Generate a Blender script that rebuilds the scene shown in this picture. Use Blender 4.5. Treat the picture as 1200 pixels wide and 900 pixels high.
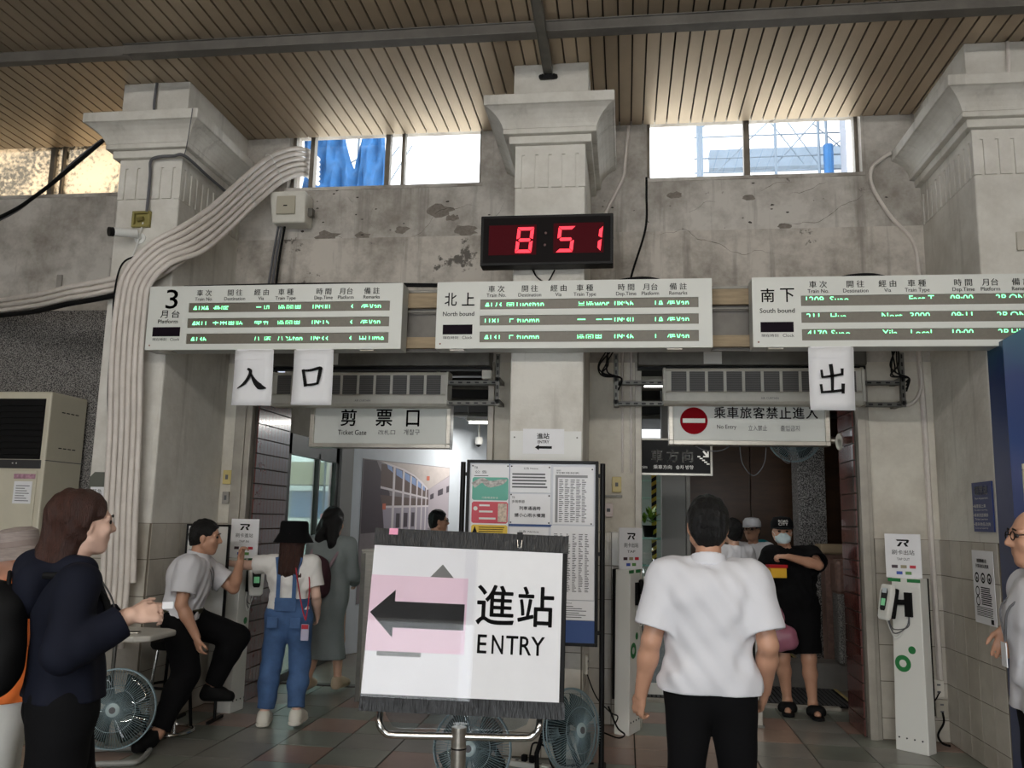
import bpy, bmesh, math, random
import numpy as np
from mathutils import Vector, Matrix
random.seed(7)
PI = math.pi
for o in list(bpy.data.objects): bpy.data.objects.remove(o, do_unlink=True)
SC = bpy.context.scene
COL = SC.collection
# ------------------------------------------------------------------ camera
_cam = bpy.data.cameras.new('camera'); _cam.sensor_width = 36; _cam.lens = 30.0; _cam.clip_start = .05; _cam.clip_end = 200
CAM = bpy.data.objects.new('camera', _cam); COL.objects.link(CAM)
EYE = 1.5556
CAM.matrix_world = Matrix(((0.9912, -0.0006, 0.1314, 0), (0.1292, -0.1586, -0.9788, 0), (0.0214, 0.9873, -0.1572, EYE), (0, 0, 0, 1)))
SC.camera = CAM
# ------------------------------------------------------------------ sky, exposure
W = bpy.data.worlds.new('overcast_sky'); SC.world = W; W.use_nodes = True
W.node_tree.nodes['Background'].inputs[0].default_value = (.93, .97, 1, 1)
W.node_tree.nodes['Background'].inputs[1].default_value = 6.5
SC.view_settings.view_transform = 'Standard'; SC.view_settings.look = 'None'
SC.view_settings.exposure = 0.0; SC.view_settings.gamma = 1; SC.view_settings.use_curve_mapping = False
LAMP_W = 57     # each hall tube lamp
CORR_W = 36     # each corridor tube lamp
# ------------------------------------------------------------------ materials
MATS = {}
def mat(name, col, rough=.6, metal=0., var=0., vscale=6., col2=None, bump=0., bscale=60., emit=0., trans=0., alpha=1., spec=.5, coat=0., lo=.35, hi=.65, stretch=None, detail=6., world=False):
    if name in MATS: return MATS[name]
    m = bpy.data.materials.new(name); m.use_nodes = True; nt = m.node_tree; N = nt.nodes; L = nt.links
    b = N['Principled BSDF']
    b.inputs['Base Color'].default_value = (*col, 1); b.inputs['Roughness'].default_value = rough; b.inputs['Metallic'].default_value = metal
    b.inputs['Specular IOR Level'].default_value = spec; b.inputs['Coat Weight'].default_value = coat
    if trans: b.inputs['Transmission Weight'].default_value = trans
    if alpha < 1: b.inputs['Alpha'].default_value = alpha
    if emit: b.inputs['Emission Color'].default_value = (*col, 1); b.inputs['Emission Strength'].default_value = emit
    if var or col2 or bump:
        src = N.new('ShaderNodeNewGeometry').outputs['Position'] if world else N.new('ShaderNodeTexCoord').outputs['Object']
        if stretch:
            mp = N.new('ShaderNodeMapping'); mp.inputs['Scale'].default_value = stretch; L.new(src, mp.inputs[0]); src = mp.outputs[0]
        if var or col2:
            n = N.new('ShaderNodeTexNoise'); n.inputs['Scale'].default_value = vscale; n.inputs['Detail'].default_value = detail; n.inputs['Roughness'].default_value = .62
            L.new(src, n.inputs['Vector'])
            r = N.new('ShaderNodeValToRGB'); c2 = col2 or tuple(max(0, c * (1 - var)) for c in col)
            r.color_ramp.elements[0].position = lo; r.color_ramp.elements[1].position = hi
            r.color_ramp.elements[0].color = (*c2, 1); r.color_ramp.elements[1].color = (*col, 1)
            L.new(n.outputs['Fac'], r.inputs[0]); L.new(r.outputs[0], b.inputs['Base Color'])
        if bump:
            n2 = N.new('ShaderNodeTexNoise'); n2.inputs['Scale'].default_value = bscale; n2.inputs['Detail'].default_value = 4
            L.new(src, n2.inputs['Vector'])
            bp = N.new('ShaderNodeBump'); bp.inputs['Strength'].default_value = bump; bp.inputs['Distance'].default_value = .02
            L.new(n2.outputs['Fac'], bp.inputs['Height']); L.new(bp.outputs[0], b.inputs['Normal'])
    MATS[name] = m
    return m
def S(r, g, b):      # sRGB 0-255 -> linear
    f = lambda c: (c / 255 / 12.92) if c / 255 <= .04045 else ((c / 255 + .055) / 1.055) ** 2.4
    return (f(r), f(g), f(b))
def plaster(name, base, dirt, peel=None, scale=1.2, peel_th=.68, streak=True):
    m = mat(name, base, .82, bump=.25, bscale=22, var=.1)
    nt = m.node_tree; N = nt.nodes; L = nt.links; b = N['Principled BSDF']
    tc = N.new('ShaderNodeTexCoord')
    def noise(sc, det, ro=.6, st=(1, 1, 1)):
        mp = N.new('ShaderNodeMapping'); mp.inputs['Scale'].default_value = st; L.new(tc.outputs['Object'], mp.inputs[0])
        n = N.new('ShaderNodeTexNoise'); n.inputs['Scale'].default_value = sc; n.inputs['Detail'].default_value = det; n.inputs['Roughness'].default_value = ro
        L.new(mp.outputs[0], n.inputs['Vector']); return n.outputs['Fac']
    def ramp(f, a, z):
        r = N.new('ShaderNodeMapRange'); r.inputs['From Min'].default_value = a; r.inputs['From Max'].default_value = z; L.new(f, r.inputs['Value']); return r.outputs[0]
    def mix(f, a, c):
        x = N.new('ShaderNodeMix'); x.data_type = 'RGBA'; L.new(f, x.inputs[0])
        for s, i in ((a, 6), (c, 7)):
            if isinstance(s, tuple): x.inputs[i].default_value = (*s, 1)
            else: L.new(s, x.inputs[i])
        return x.outputs[2]
    c = mix(ramp(noise(scale, 9, .68), .42, .66), base, dirt)
    if streak: c = mix(ramp(noise(2.2, 6, .6, (3.2, 3.2, .25)), .56, .76), c, tuple(d * .8 for d in dirt))
    if peel:
        c = mix(ramp(noise(3.1, 10, .7), peel_th, peel_th + .03), c, peel)
        c = mix(ramp(noise(11, 8, .75), .73, .75), c, (.03, .028, .025))
    L.new(c, b.inputs['Base Color'])
    return m
def terrazzo(name, a, c, scale):
    m = mat(name, a, .45); nt = m.node_tree; N = nt.nodes; L = nt.links
    tc = N.new('ShaderNodeTexCoord'); n = N.new('ShaderNodeTexNoise'); n.inputs['Scale'].default_value = scale; n.inputs['Detail'].default_value = 1
    L.new(tc.outputs['Object'], n.inputs['Vector']); r = N.new('ShaderNodeValToRGB')
    r.color_ramp.elements[0].position = .47; r.color_ramp.elements[1].position = .54; r.color_ramp.elements[0].color = (*a, 1); r.color_ramp.elements[1].color = (*c, 1)
    L.new(n.outputs['Fac'], r.inputs[0]); L.new(r.outputs[0], N['Principled BSDF'].inputs['Base Color'])
    return m
M_white = mat('white_paint', S(222, 222, 218), .5)
M_offw = mat('cream_plastic', S(214, 211, 200), .5, var=.12)
M_signw = mat('sign_white', S(212, 214, 208), .32, var=.03, vscale=3)
M_alu = mat('stainless', S(185, 180, 170), .3, .85, var=.15, vscale=9, stretch=(1, 1, 6))
M_dalu = mat('dull_metal', S(120, 118, 112), .45, .6, var=.3)
M_blk = mat('black_plastic', S(14, 14, 15), .5, spec=.25)
M_rub = mat('black_rubber', S(11, 11, 12), .75, spec=.2)
M_ink = mat('black_ink', S(14, 14, 15), .7, spec=.2)
M_gink = mat('grey_ink', S(95, 95, 98), .7)
M_chrome = mat('chrome', S(200, 200, 198), .18, 1.)
M_paper = mat('paper', S(232, 232, 234), .6, var=.04, vscale=5)
M_wood = mat('pale_wood', S(168, 148, 118), .65, var=.3, vscale=5, stretch=(1, 8, 8))
# ------------------------------------------------------------------ mesh builder
TXT = {}
def text_geo(s):
    if s in TXT: return TXT[s]
    cu = bpy.data.curves.new('t', 'FONT'); cu.body = s; cu.size = 1; cu.resolution_u = 3; cu.align_x = 'LEFT'
    o = bpy.data.objects.new('t', cu); COL.objects.link(o)
    me = bpy.data.meshes.new_from_object(o.evaluated_get(bpy.context.evaluated_depsgraph_get()))
    v = [tuple(p.co) for p in me.vertices]; f = [tuple(p.vertices) for p in me.polygons]
    bpy.data.objects.remove(o); bpy.data.curves.remove(cu); bpy.data.meshes.remove(me)
    TXT[s] = (v, f); return v, f
class MB:
    def __init__(s): s.v = []; s.f = []; s.T = None; s.marks = []
    def add(s, v, f):
        n = len(s.v)
        if s.T is not None: v = [tuple(s.T @ Vector(p)) for p in v]
        s.v += [tuple(p) for p in v]; s.f += [tuple(i + n for i in q) for q in f]; return s
    def box(s, x0, x1, y0, y1, z0, z1):
        v = [(x, y, z) for z in (z0, z1) for y in (y0, y1) for x in (x0, x1)]
        return s.add(v, [(0, 2, 3, 1), (4, 5, 7, 6), (0, 1, 5, 4), (2, 6, 7, 3), (0, 4, 6, 2), (1, 3, 7, 5)])
    def cbox(s, c, h): return s.box(c[0] - h[0], c[0] + h[0], c[1] - h[1], c[1] + h[1], c[2] - h[2], c[2] + h[2])
    def frustum(s, lo, hi):      # rectangles (x0,x1,y0,y1,z)
        v = [(x, y, r[4]) for r in (lo, hi) for y in r[2:4] for x in r[0:2]]
        return s.add(v, [(0, 2, 3, 1), (4, 5, 7, 6), (0, 1, 5, 4), (2, 6, 7, 3), (0, 4, 6, 2), (1, 3, 7, 5)])
    def poly(s, pts, y0, y1):    # polygon in XZ extruded along Y (y0 is the front)
        n = len(pts); v = [(p[0], y0, p[1]) for p in pts] + [(p[0], y1, p[1]) for p in pts]
        a = sum(pts[i][0] * pts[(i + 1) % n][1] - pts[(i + 1) % n][0] * pts[i][1] for i in range(n))
        if a < 0: v = [(p[0], y0, p[1]) for p in pts[::-1]] + [(p[0], y1, p[1]) for p in pts[::-1]]
        return s.add(v, [tuple(range(n)), tuple(range(2 * n - 1, n - 1, -1))] + [(i, i + n, (i + 1) % n + n, (i + 1) % n) for i in range(n)])
    def polyx(s, pts, x0, x1):   # polygon in YZ extruded along X
        n = len(pts); v = [(x0, p[0], p[1]) for p in pts] + [(x1, p[0], p[1]) for p in pts]
        return s.add(v, [tuple(range(n - 1, -1, -1)), tuple(range(n, 2 * n))] + [(i, (i + 1) % n, (i + 1) % n + n, i + n) for i in range(n)])
    def polyz(s, pts, z0, z1):
        n = len(pts); v = [(p[0], p[1], z0) for p in pts] + [(p[0], p[1], z1) for p in pts]
        return s.add(v, [tuple(range(n - 1, -1, -1)), tuple(range(n, 2 * n))] + [(i, (i + 1) % n, (i + 1) % n + n, i + n) for i in range(n)])
    def tube(s, pts, r, seg=8, closed=False, cap=True):
        P = [Vector(p) for p in pts]; n = len(P); R = r if isinstance(r, (list, tuple)) else [r] * n
        rings = []; up = None
        for i in range(n):
            t = (P[(i + 1) % n] - P[i - 1]) if closed else (P[min(i + 1, n - 1)] - P[max(i - 1, 0)])
            t.normalize()
            if up is None:
                a = Vector((0, 0, 1)) if abs(t.z) < .9 else Vector((1, 0, 0)); up = (a - t * a.dot(t)).normalized()
            else: up = (up - t * up.dot(t)).normalized()
            w = t.cross(up)
            rings.append([tuple(P[i] + (up * math.cos(k * 2 * PI / seg) + w * math.sin(k * 2 * PI / seg)) * R[i]) for k in range(seg)])
        v = [p for q in rings for p in q]; f = []
        for i in range(n if closed else n - 1):
            j = (i + 1) % n
            for k in range(seg): f.append((i * seg + k, j * seg + k, j * seg + (k + 1) % seg, i * seg + (k + 1) % seg)[::-1])
        if cap and not closed: f += [tuple(range(seg)), tuple(range(n * seg - 1, (n - 1) * seg - 1, -1))]
        return s.add(v, f)
    def cyl(s, a, b, r, seg=16, r2=None): return s.tube([a, b], [r, r if r2 is None else r2], seg)
    def lathe(s, prof, c=(0, 0, 0), seg=24, axis='z'):
        v = []; f = []
        for (r, h) in prof:
            for k in range(seg):
                x, y = r * math.cos(2 * PI * k / seg), r * math.sin(2 * PI * k / seg)
                p = (x, y, h) if axis == 'z' else ((x, -h, y) if axis == 'y' else (h, x, y))
                v.append((p[0] + c[0], p[1] + c[1], p[2] + c[2]))
        for i in range(len(prof) - 1):
            for k in range(seg): f.append((i * seg + k, i * seg + (k + 1) % seg, (i + 1) * seg + (k + 1) % seg, (i + 1) * seg + k))
        f += [tuple(range(seg - 1, -1, -1)), tuple(range((len(prof) - 1) * seg, len(prof) * seg))]
        return s.add(v, f)
    def text(s, t, x, z, y, size, align='c', sx=1., clip=None, bold=0.):
        v, f = text_geo(t)
        if not v: return s
        s.marks.append((len(s.v), len(s.f)))
        x0 = min(p[0] for p in v); x1 = max(p[0] for p in v); w = (x1 - x0) * size * sx
        ox = x - (w / 2 if align == 'c' else (w if align == 'r' else 0)) - x0 * size * sx
        for dx in ((0,) if not bold else (-bold, 0, bold)):
            s.add([(ox + dx + p[0] * size * sx, y, z + p[1] * size) for p in v], f)
        return s
    def fit(s, t, x0, x1, z0, z1, y, bold=0., sx=None):     # text scaled into a rectangle (cap box)
        s.marks.append((len(s.v), len(s.f))); v, f = text_geo(t); a = [min(p[i] for p in v) for i in (0, 1)]; b = [max(p[i] for p in v) for i in (0, 1)]
        kx = (x1 - x0) / (b[0] - a[0]); kz = (z1 - z0) / (b[1] - a[1])
        for dx, dz in (((0, 0),) if not bold else ((-bold, 0), (bold, 0), (0, bold), (0, -bold))):
            s.add([(x0 + dx + (p[0] - a[0]) * kx, y, z0 + dz + (p[1] - a[1]) * kz) for p in v], f)
        return s
    def quad(s, x0, x1, z0, z1, y): return s.add([(x0, y, z0), (x1, y, z0), (x1, y, z1), (x0, y, z1)], [(0, 1, 2, 3)])
    def disc(s, x, z, r, y, seg=24, r0=0):
        if not r0: return s.add([(x + r * math.cos(2 * PI * k / seg), y, z + r * math.sin(2 * PI * k / seg)) for k in range(seg)], [tuple(range(seg))])
        v = [(x + q * math.cos(2 * PI * k / seg), y, z + q * math.sin(2 * PI * k / seg)) for q in (r0, r) for k in range(seg)]
        return s.add(v, [(k, (k + 1) % seg, (k + 1) % seg + seg, k + seg)[::-1] for k in range(seg)])
    def mesh(s, name, m, smooth=False):
        me = bpy.data.meshes.new(name); me.from_pydata(s.v, [], s.f)
        if m: me.materials.append(m)
        if smooth:
            me.polygons.foreach_set('use_smooth', [True] * len(me.polygons))
            try: me.set_sharp_from_angle(angle=.7)
            except Exception: pass
        me.update(); return me
    def build(s, name, m, parent=None, smooth=False, bevel=0., **kw):
        if len(s.marks) > 1:            # each word its own piece of lettering
            b = [(0, 0)] + s.marks[1:] + [(len(s.v), len(s.f))]; out = None
            for (v0, f0), (v1, f1) in zip(b, b[1:]):
                q = MB(); q.v = s.v[v0:v1]; q.f = [tuple(i - v0 for i in p) for p in s.f[f0:f1]]; o = link(name, q.mesh(name, m, smooth), parent, bevel=bevel, **kw); out = out or o
            return out
        return link(name, s.mesh(name, m, smooth), parent, bevel=bevel, **kw)
def tag(o, label=None, cat=None, group=None, kind=None):
    if label: o['label'] = label
    if cat: o['category'] = cat
    if group: o['group'] = group
    if kind: o['kind'] = kind
    return o
def link(name, me, parent=None, loc=None, rot=None, bevel=0., label=None, cat=None, group=None, kind=None):
    o = bpy.data.objects.new(name, me); COL.objects.link(o)
    if parent: o.parent = parent
    if loc: o.location = loc
    if rot: o.rotation_euler = rot
    if bevel:
        b = o.modifiers.new('bevel', 'BEVEL'); b.width = bevel; b.segments = 2; b.limit_method = 'ANGLE'; b.angle_limit = .7
    return tag(o, label, cat, group, kind)
def thing(name, label, cat, loc=(0, 0, 0), rz=0., group=None, kind=None, rot=None):
    o = bpy.data.objects.new(name, None); COL.objects.link(o); o.empty_display_size = .1
    o.location = loc; o.rotation_euler = rot or (0, 0, rz)
    return tag(o, label, cat, group, kind)
def wall(name, mb, m, **kw): return mb.build(name, m, kind='structure', **kw)
def spline(pts, n=8):        # Catmull-Rom
    P = [Vector(p) for p in pts]; P = [P[0] * 2 - P[1]] + P + [P[-1] * 2 - P[-2]]; out = []
    for i in range(1, len(P) - 2):
        for k in range(n):
            t = k / n; a, b, c, d = P[i - 1:i + 3]
            out.append(.5 * ((2 * b) + (c - a) * t + (2 * a - 5 * b + 4 * c - d) * t * t + (3 * b - a - 3 * c + d) * t ** 3))
    return out + [P[-2]]
def cable(name, pts, r, m, parent=None, n=8, seg=6, **kw): return MB().tube(spline(pts, n), r, seg).build(name, m, parent, smooth=True, **kw)
# ------------------------------------------------------------------ setting materials
M_wall = plaster('old_plaster', S(198, 193, 185), S(142, 135, 126), S(112, 106, 99), 1.9, .66)
M_pill = plaster('pillar_paint', S(218, 215, 207), S(188, 183, 173), S(130, 124, 116), 1.0, .76)
M_low = plaster('cream_plaster', S(214, 209, 196), S(190, 183, 170), S(150, 140, 125), 1.6, .75, streak=False)
M_wtile = mat('glazed_wall_tile', S(196, 190, 178), .3, var=.2, vscale=2.5, col2=S(168, 161, 149), coat=.2, world=True)
M_grout = mat('dark_grout', S(70, 66, 60), .9)
M_grout2 = mat('tile_joint', S(104, 96, 84), .9)
M_terr = terrazzo('speckled_granite', S(52, 50, 50), S(150, 147, 143), 120)
M_terr2 = terrazzo('speckled_granite_pale', S(58, 56, 56), S(165, 162, 160), 95)
M_plank = mat('ceiling_plank', S(190, 173, 150), .42, .75, var=.14, vscale=1.3, stretch=(.6, .3, 1), col2=S(164, 150, 131), world=True)
M_void = mat('ceiling_backing', S(64, 59, 54), .9)
M_beam = mat('grey_steel', S(112, 108, 102), .5, .3, var=.25)
M_brown = mat('brown_glazed_tile', S(104, 60, 56), .16, var=.3, vscale=8, coat=.4, world=True)
M_conc = mat('concrete', S(125, 120, 114), .5, var=.25, vscale=4)
def glass_mat(name, col=(1, 1, 1), gloss=.08, tint=None):
    m = bpy.data.materials.new(name); m.use_nodes = True; N = m.node_tree.nodes; L = m.node_tree.links; N.clear()
    o = N.new('ShaderNodeOutputMaterial'); x = N.new('ShaderNodeMixShader'); t = N.new('ShaderNodeBsdfTransparent'); g = N.new('ShaderNodeBsdfGlossy')
    t.inputs[0].default_value = (*col, 1); g.inputs['Roughness'].default_value = .02; x.inputs[0].default_value = gloss
    L.new(t.outputs[0], x.inputs[1]); L.new(g.outputs[0], x.inputs[2]); L.new(x.outputs[0], o.inputs[0]); return m
def dirty_glass(name):
    m = bpy.data.materials.new(name); m.use_nodes = True; N = m.node_tree.nodes; L = m.node_tree.links; N.clear()
    o = N.new('ShaderNodeOutputMaterial'); x = N.new('ShaderNodeMixShader'); t = N.new('ShaderNodeBsdfTransparent'); g = N.new('ShaderNodeBsdfTranslucent')
    tc = N.new('ShaderNodeTexCoord'); n = N.new('ShaderNodeTexNoise'); n.inputs['Scale'].default_value = 26; n.inputs['Detail'].default_value = 8
    n2 = N.new('ShaderNodeTexNoise'); n2.inputs['Scale'].default_value = 1.3; r = N.new('ShaderNodeValToRGB')
    ad = N.new('ShaderNodeMath'); ad.operation = 'ADD'; L.new(tc.outputs['Object'], n.inputs[0]); L.new(tc.outputs['Object'], n2.inputs[0]); L.new(n.outputs[0], ad.inputs[0]); L.new(n2.outputs[0], ad.inputs[1])
    r.color_ramp.elements[0].position = .44; r.color_ramp.elements[1].position = .56; r.color_ramp.elements[0].color = (.02, .015, .01, 1); r.color_ramp.elements[1].color = (.62, .5, .36, 1)
    sc = N.new('ShaderNodeMath'); sc.operation = 'MULTIPLY'; sc.inputs[1].default_value = .5; L.new(ad.outputs[0], sc.inputs[0]); L.new(sc.outputs[0], r.inputs[0])
    L.new(r.outputs[0], g.inputs[0]); t.inputs[0].default_value = (.9, .82, .7, 1); x.inputs[0].default_value = .72
    L.new(t.outputs[0], x.inputs[1]); L.new(g.outputs[0], x.inputs[2]); L.new(x.outputs[0], o.inputs[0]); return m
M_glass = glass_mat('clear_glass'); M_glass2 = glass_mat('dark_reflective_glass', (.62, .72, .68), .3); M_dirty = dirty_glass('grimy_glass')
# ------------------------------------------------------------------ floor
fl = wall('floor', MB().box(-9, 7, -4, 7.95, -.15, -.012), M_grout)
tcol = [S(132, 136, 126), S(158, 130, 116), S(138, 137, 130), S(166, 142, 126), S(122, 127, 117)]
tm = [mat('floor_tile_%d' % i, c, .3, var=.22, vscale=3, bump=.03, bscale=9, world=True) for i, c in enumerate(tcol)]
tmesh = [MB().box(-.1975, .1975, -.1975, .1975, -.03, 0).mesh('tile', m) for m in tm]
rng = random.Random(3)
for i in range(-13, 9):
    for j in range(12):
        cx = .07 + .405 * i + .2025; cy = 7.7425 - .405 * j
        if i % 5 == 3: k = rng.choice([0, 2, 2, 4])
        else: k = (1 if (i + j) % 2 else 0) if rng.random() < .8 else rng.choice([2, 3])
        link('tile', tmesh[k], fl, loc=(cx, cy, rng.uniform(-.001, .0005)))
wall('floor_corridor', MB().box(-9, 7, 7.95, 22, -.15, -.004), mat('worn_terrazzo', S(118, 108, 98), .3, var=.3, vscale=3))
wall('trim_1', MB().box(.14, 1.84, 7.95, 8.04, -.02, .022), mat('pale_stone', S(168, 163, 152), .5, var=.2), bevel=.004)
wall('trim_2', MB().box(-3.2, -1.12, 7.95, 8.04, -.02, .012), mat('dark_stone', S(78, 72, 68), .5, var=.2), bevel=.004)
# ------------------------------------------------------------------ ceiling
ce = wall('ceiling', MB().box(-9, 7, -4.2, 7.0, 4.985, 5.1), M_void)
pm = [MB().box(-.043, .043, -(L_) / 2, L_ / 2, -.02, 0).box(.043, .0455, -L_ / 2, L_ / 2, -.012, .03).mesh('plank', M_plank) for L_ in (1.575, 9.3)]
pm[1] = MB().box(-.043, .043, -4.65, 4.65, -.02, 0).box(.043, .0455, -4.65, 4.65, -.012, .03).mesh('plank', M_plank)
for i in range(140):
    x = -8.4 + i * .1
    link('plank', pm[0], ce, loc=(x, 6.2075, 4.965)); link('plank', pm[1], ce, loc=(x, .76, 4.965))
wall('trim_3', MB().box(-9, -3.62, 5.39, 5.46, 4.865, 4.945).box(-3.66, 6.9, 5.375, 5.475, 4.87, 4.945).box(-3.66, 6.9, 5.36, 5.49, 4.938, 4.945), M_beam, bevel=.004)
rd = thing('ceiling_channel', 'dark steel channel running across the plank ceiling to the middle pillar', 'channel', (-.57, 5.0, 4.83), kind='structure')
MB().box(-.028, .028, -1.6, .92, .02, .075).box(-.034, -.028, -1.6, .92, .01, .08).box(.028, .034, -1.6, .92, .01, .08).build('channel', M_dalu, rd)
MB().box(-.05, .05, .9, .915, -.02, .02).cyl((-.055, .9, 0), (-.055, .92, 0), .016).cyl((.055, .9, 0), (.055, .92, 0), .016).build('end_plate', M_blk, rd)
# ------------------------------------------------------------------ walls
def wall_cells(mb, x0, x1, z0, z1, y0, y1, holes):
    xs = sorted({x0, x1, *[h[0] for h in holes], *[h[1] for h in holes]}); zs = sorted({z0, z1, *[h[2] for h in holes], *[h[3] for h in holes]})
    for a, b in zip(xs, xs[1:]):
        for c, d in zip(zs, zs[1:]):
            if not any(h[0] <= a and b <= h[1] and h[2] <= c and d <= h[3] for h in holes): mb.box(a, b, y0, y1, c, d)
    return mb
DL = (-3.25, -1.08, 0, 2.86); DR = (.08, 1.87, 0, 2.86)
W1 = (-8.2, -4.3, 4.475, 5.06); W2 = (-3.03, -1.255, 4.465, 5.06); W3 = (.185, 1.945, 4.455, 5.06)
wall('wall_back', wall_cells(MB(), -9, 7, 2.86, 5.1, 7.0, 7.3, [W1, W2, W3]), M_wall)
wall('wall_back_lower', wall_cells(MB(), -9, 7, 0, 2.86, 7.0, 7.3, [DL, DR]), M_low)
wall('wall_back_left', MB().box(-9, -3.97, 6.94, 7.0, 0, 3.34), M_terr)
wall('wall_left', MB().box(-9.2, -9, -4, 7.3, 0, 5.1), M_wall)
wall('wall_right', MB().box(7, 7.2, -4, 7.3, 0, 5.1), M_wall)
wall('wall_daylight_block', wall_cells(MB(), -9, 7, 0, 5.1, -4.2, -4.0, [(-3.6, 1.6, 0, 2.7)]), M_wall)  # unseen wall added to cut the daylight entering from behind the camera
# plaster ledge line on the wall
wall('trim_4', MB().box(-3.45, 2.39, 6.985, 7.0, 3.38, 3.98), plaster('rough_plaster', S(196, 189, 179), S(138, 131, 122), S(100, 95, 89), 2.4, .62))
# ------------------------------------------------------------------ pillars
def pillar(x0, x1, label, faces):
    y0 = 5.95; t = thing('pillar', label, 'pillar', ((x0 + x1) / 2, 6.475, 0), kind='structure')
    w = (x1 - x0) / 2; f = y0 - 6.475; bk = 7.0 - 6.475
    MB().box(-w, w, f, bk, 0, 3.98).build('shaft', M_pill, t, bevel=.012)
    b = MB().box(-w + .012, w - .012, f + .012, bk, 3.98, 4.31)
    b.box(-w, w, f, bk, 4.235, 4.31)
    n = 5
    def ribs(a, c):           # rib spans between grooves
        g = .024; pitch = (c - a - .12) / 4; xs = [a + .06 + i * pitch for i in range(5)]; e = [a] + [q for x in xs for q in (x - g / 2, x + g / 2)] + [c]
        return list(zip(e[::2], e[1::2]))
    for a, c in ribs(-w, w): b.box(a, c, f, f + .02, 3.98, 4.235)
    k = 11; pitch = (bk - f - .12) / (k - 1); e = [f] + [q for i in range(k) for q in (f + .06 + i * pitch - .016, f + .06 + i * pitch + .016)] + [bk]
    for a, c in zip(e[::2], e[1::2]): b.box(w - .02, w, max(a, f + .021), c, 3.98, 4.235).box(-w, -w + .02, max(a, f + .021), c, 3.98, 4.235)
    b.build('fluted_band', M_pill, t)
    R = lambda o, z: (-w - o, w + o, f - o, bk, z)
    MB().frustum(R(.045, 4.305), R(.045, 4.365)).frustum(R(.085, 4.365), R(.085, 4.405)).build('moulding', M_pill, t, bevel=.006)
    c = MB(); pr = [(.085, 4.405), (.092, 4.43), (.108, 4.46), (.132, 4.49), (.162, 4.515), (.20, 4.535)]
    for (a, za), (d, zd) in zip(pr, pr[1:]): c.frustum(R(a, za), R(d, zd))
    c.build('cove', M_pill, t)
    MB().frustum(R(.215, 4.535), R(.215, 4.615)).build('abacus', M_pill, t, bevel=.008)
    MB().frustum(R(.02, 4.615), R(.02, 4.945)).build('neck_block', M_pill, t, bevel=.006)
    return t
pL = pillar(-3.97, -3.45, 'peeling white pillar with a bundle of conduits running down its side', 'r')
pC = pillar(-.81, -.29, 'white pillar between the two doorways below the red clock', 'r')
pR = pillar(2.39, 2.91, 'white pillar with a blue mural and tiled foot', 'l')
# glazed tiles on the feet of wall and pillars: front faces (normal -Y) and side faces
TH, TW = .2635, .262
tc_ = {}
def tile_mesh(w, h, side):
    k = (round(w, 3), round(h, 3), side)
    if k not in tc_:
        tc_[k] = (MB().box(-w / 2, w / 2, -.008, .006, -h / 2, h / 2) if side == 'f' else MB().box(-.008, .008, -w / 2, w / 2, -h / 2, h / 2)).mesh('wall_tile', M_wtile)
    return tc_[k]
def tiles_front(par, x0, x1, y, n, off, ztop=1.475, rows=6):
    w = (x1 - x0) / n; MB().box(x0 - off[0], x1 - off[0], y - off[1] - .003, y - off[1] + .008, 0, ztop).build('grout', M_grout2, par)
    for i in range(n):
        for r in range(rows):
            z1 = ztop - r * TH; z0 = max(0.005, z1 - TH)
            if z1 - z0 < .02: continue
            link('wall_tile', tile_mesh(w - .006, z1 - z0 - .006, 'f'), par, loc=(x0 + w * (i + .5) - off[0], y - off[1], (z0 + z1) / 2))
def tiles_side(par, x, y0, y1, n, off, ztop=1.475, rows=6):
    w = (y1 - y0) / n; MB().box(x - off[0] - .004, x - off[0] + .004, y0 - off[1], y1 - off[1], 0, ztop).build('grout', M_grout2, par)
    for i in range(n):
        for r in range(rows):
            z1 = ztop - r * TH; z0 = max(0.005, z1 - TH)
            if z1 - z0 < .02: continue
            link('wall_tile', tile_mesh(w - .006, z1 - z0 - .006, 's'), par, loc=(x - off[0], y0 + w * (i + .5) - off[1], (z0 + z1) / 2))
for p, xs in ((pL, (-3.97, -3.45)), (pC, (-.81, -.29)), (pR, (2.39, 2.91))):
    off = ((xs[0] + xs[1]) / 2, 6.475)
    tiles_front(p, xs[0], xs[1], 5.948, 2, off)
    if p is pL: tiles_side(p, xs[1] + .004, 5.95, 6.99, 5, off)
    if p is pC: tiles_side(p, xs[1] + .004, 5.95, 6.99, 5, off)
    if p is pR: tiles_side(p, xs[0] - .004, 5.95, 6.99, 5, off)
wb = bpy.data.objects['wall_back_lower']
tiles_front(wb, -.285, .075, 6.994, 2, (0, 0)); tiles_front(wb, 1.905, 2.385, 6.994, 2, (0, 0)); tiles_front(wb, -1.075, -.815, 6.994, 1, (0, 0)); tiles_front(wb, -3.445, -3.29, 6.994, 1, (0, 0))
# ------------------------------------------------------------------ door frames and brown tiled jambs
def jamb(x, y0, y1, sgn, z1=2.86):      # short side wall, inner face at x, thickness away from the opening
    xa, xb = (x - .25, x) if sgn < 0 else (x, x + .25)
    o = wall('wall_jamb_left' if sgn < 0 else 'wall_jamb_right', MB().box(xa, xb, y0, y1, 0, z1), M_grout)
    nw = max(2, round((y1 - y0) / .072)); w = (y1 - y0) / nw; rows = 22; h = z1 / rows
    me = MB().box(-.007, .007, -w / 2 + .002, w / 2 - .002, -h / 2 + .005, h / 2 - .005).mesh('brown_tile', M_brown)
    for i in range(nw):
        for r in range(rows): link('brown_tile', me, o, loc=(x + .005 * -sgn, y0 + w * (i + .5), h * (r + .5)))
jamb(-3.18, 7.06, 7.78, -1); jamb(1.80, 7.04, 7.50, 1)
fr = mat('grey_door_frame', S(172, 166, 155), .45, .3, var=.2)
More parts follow.
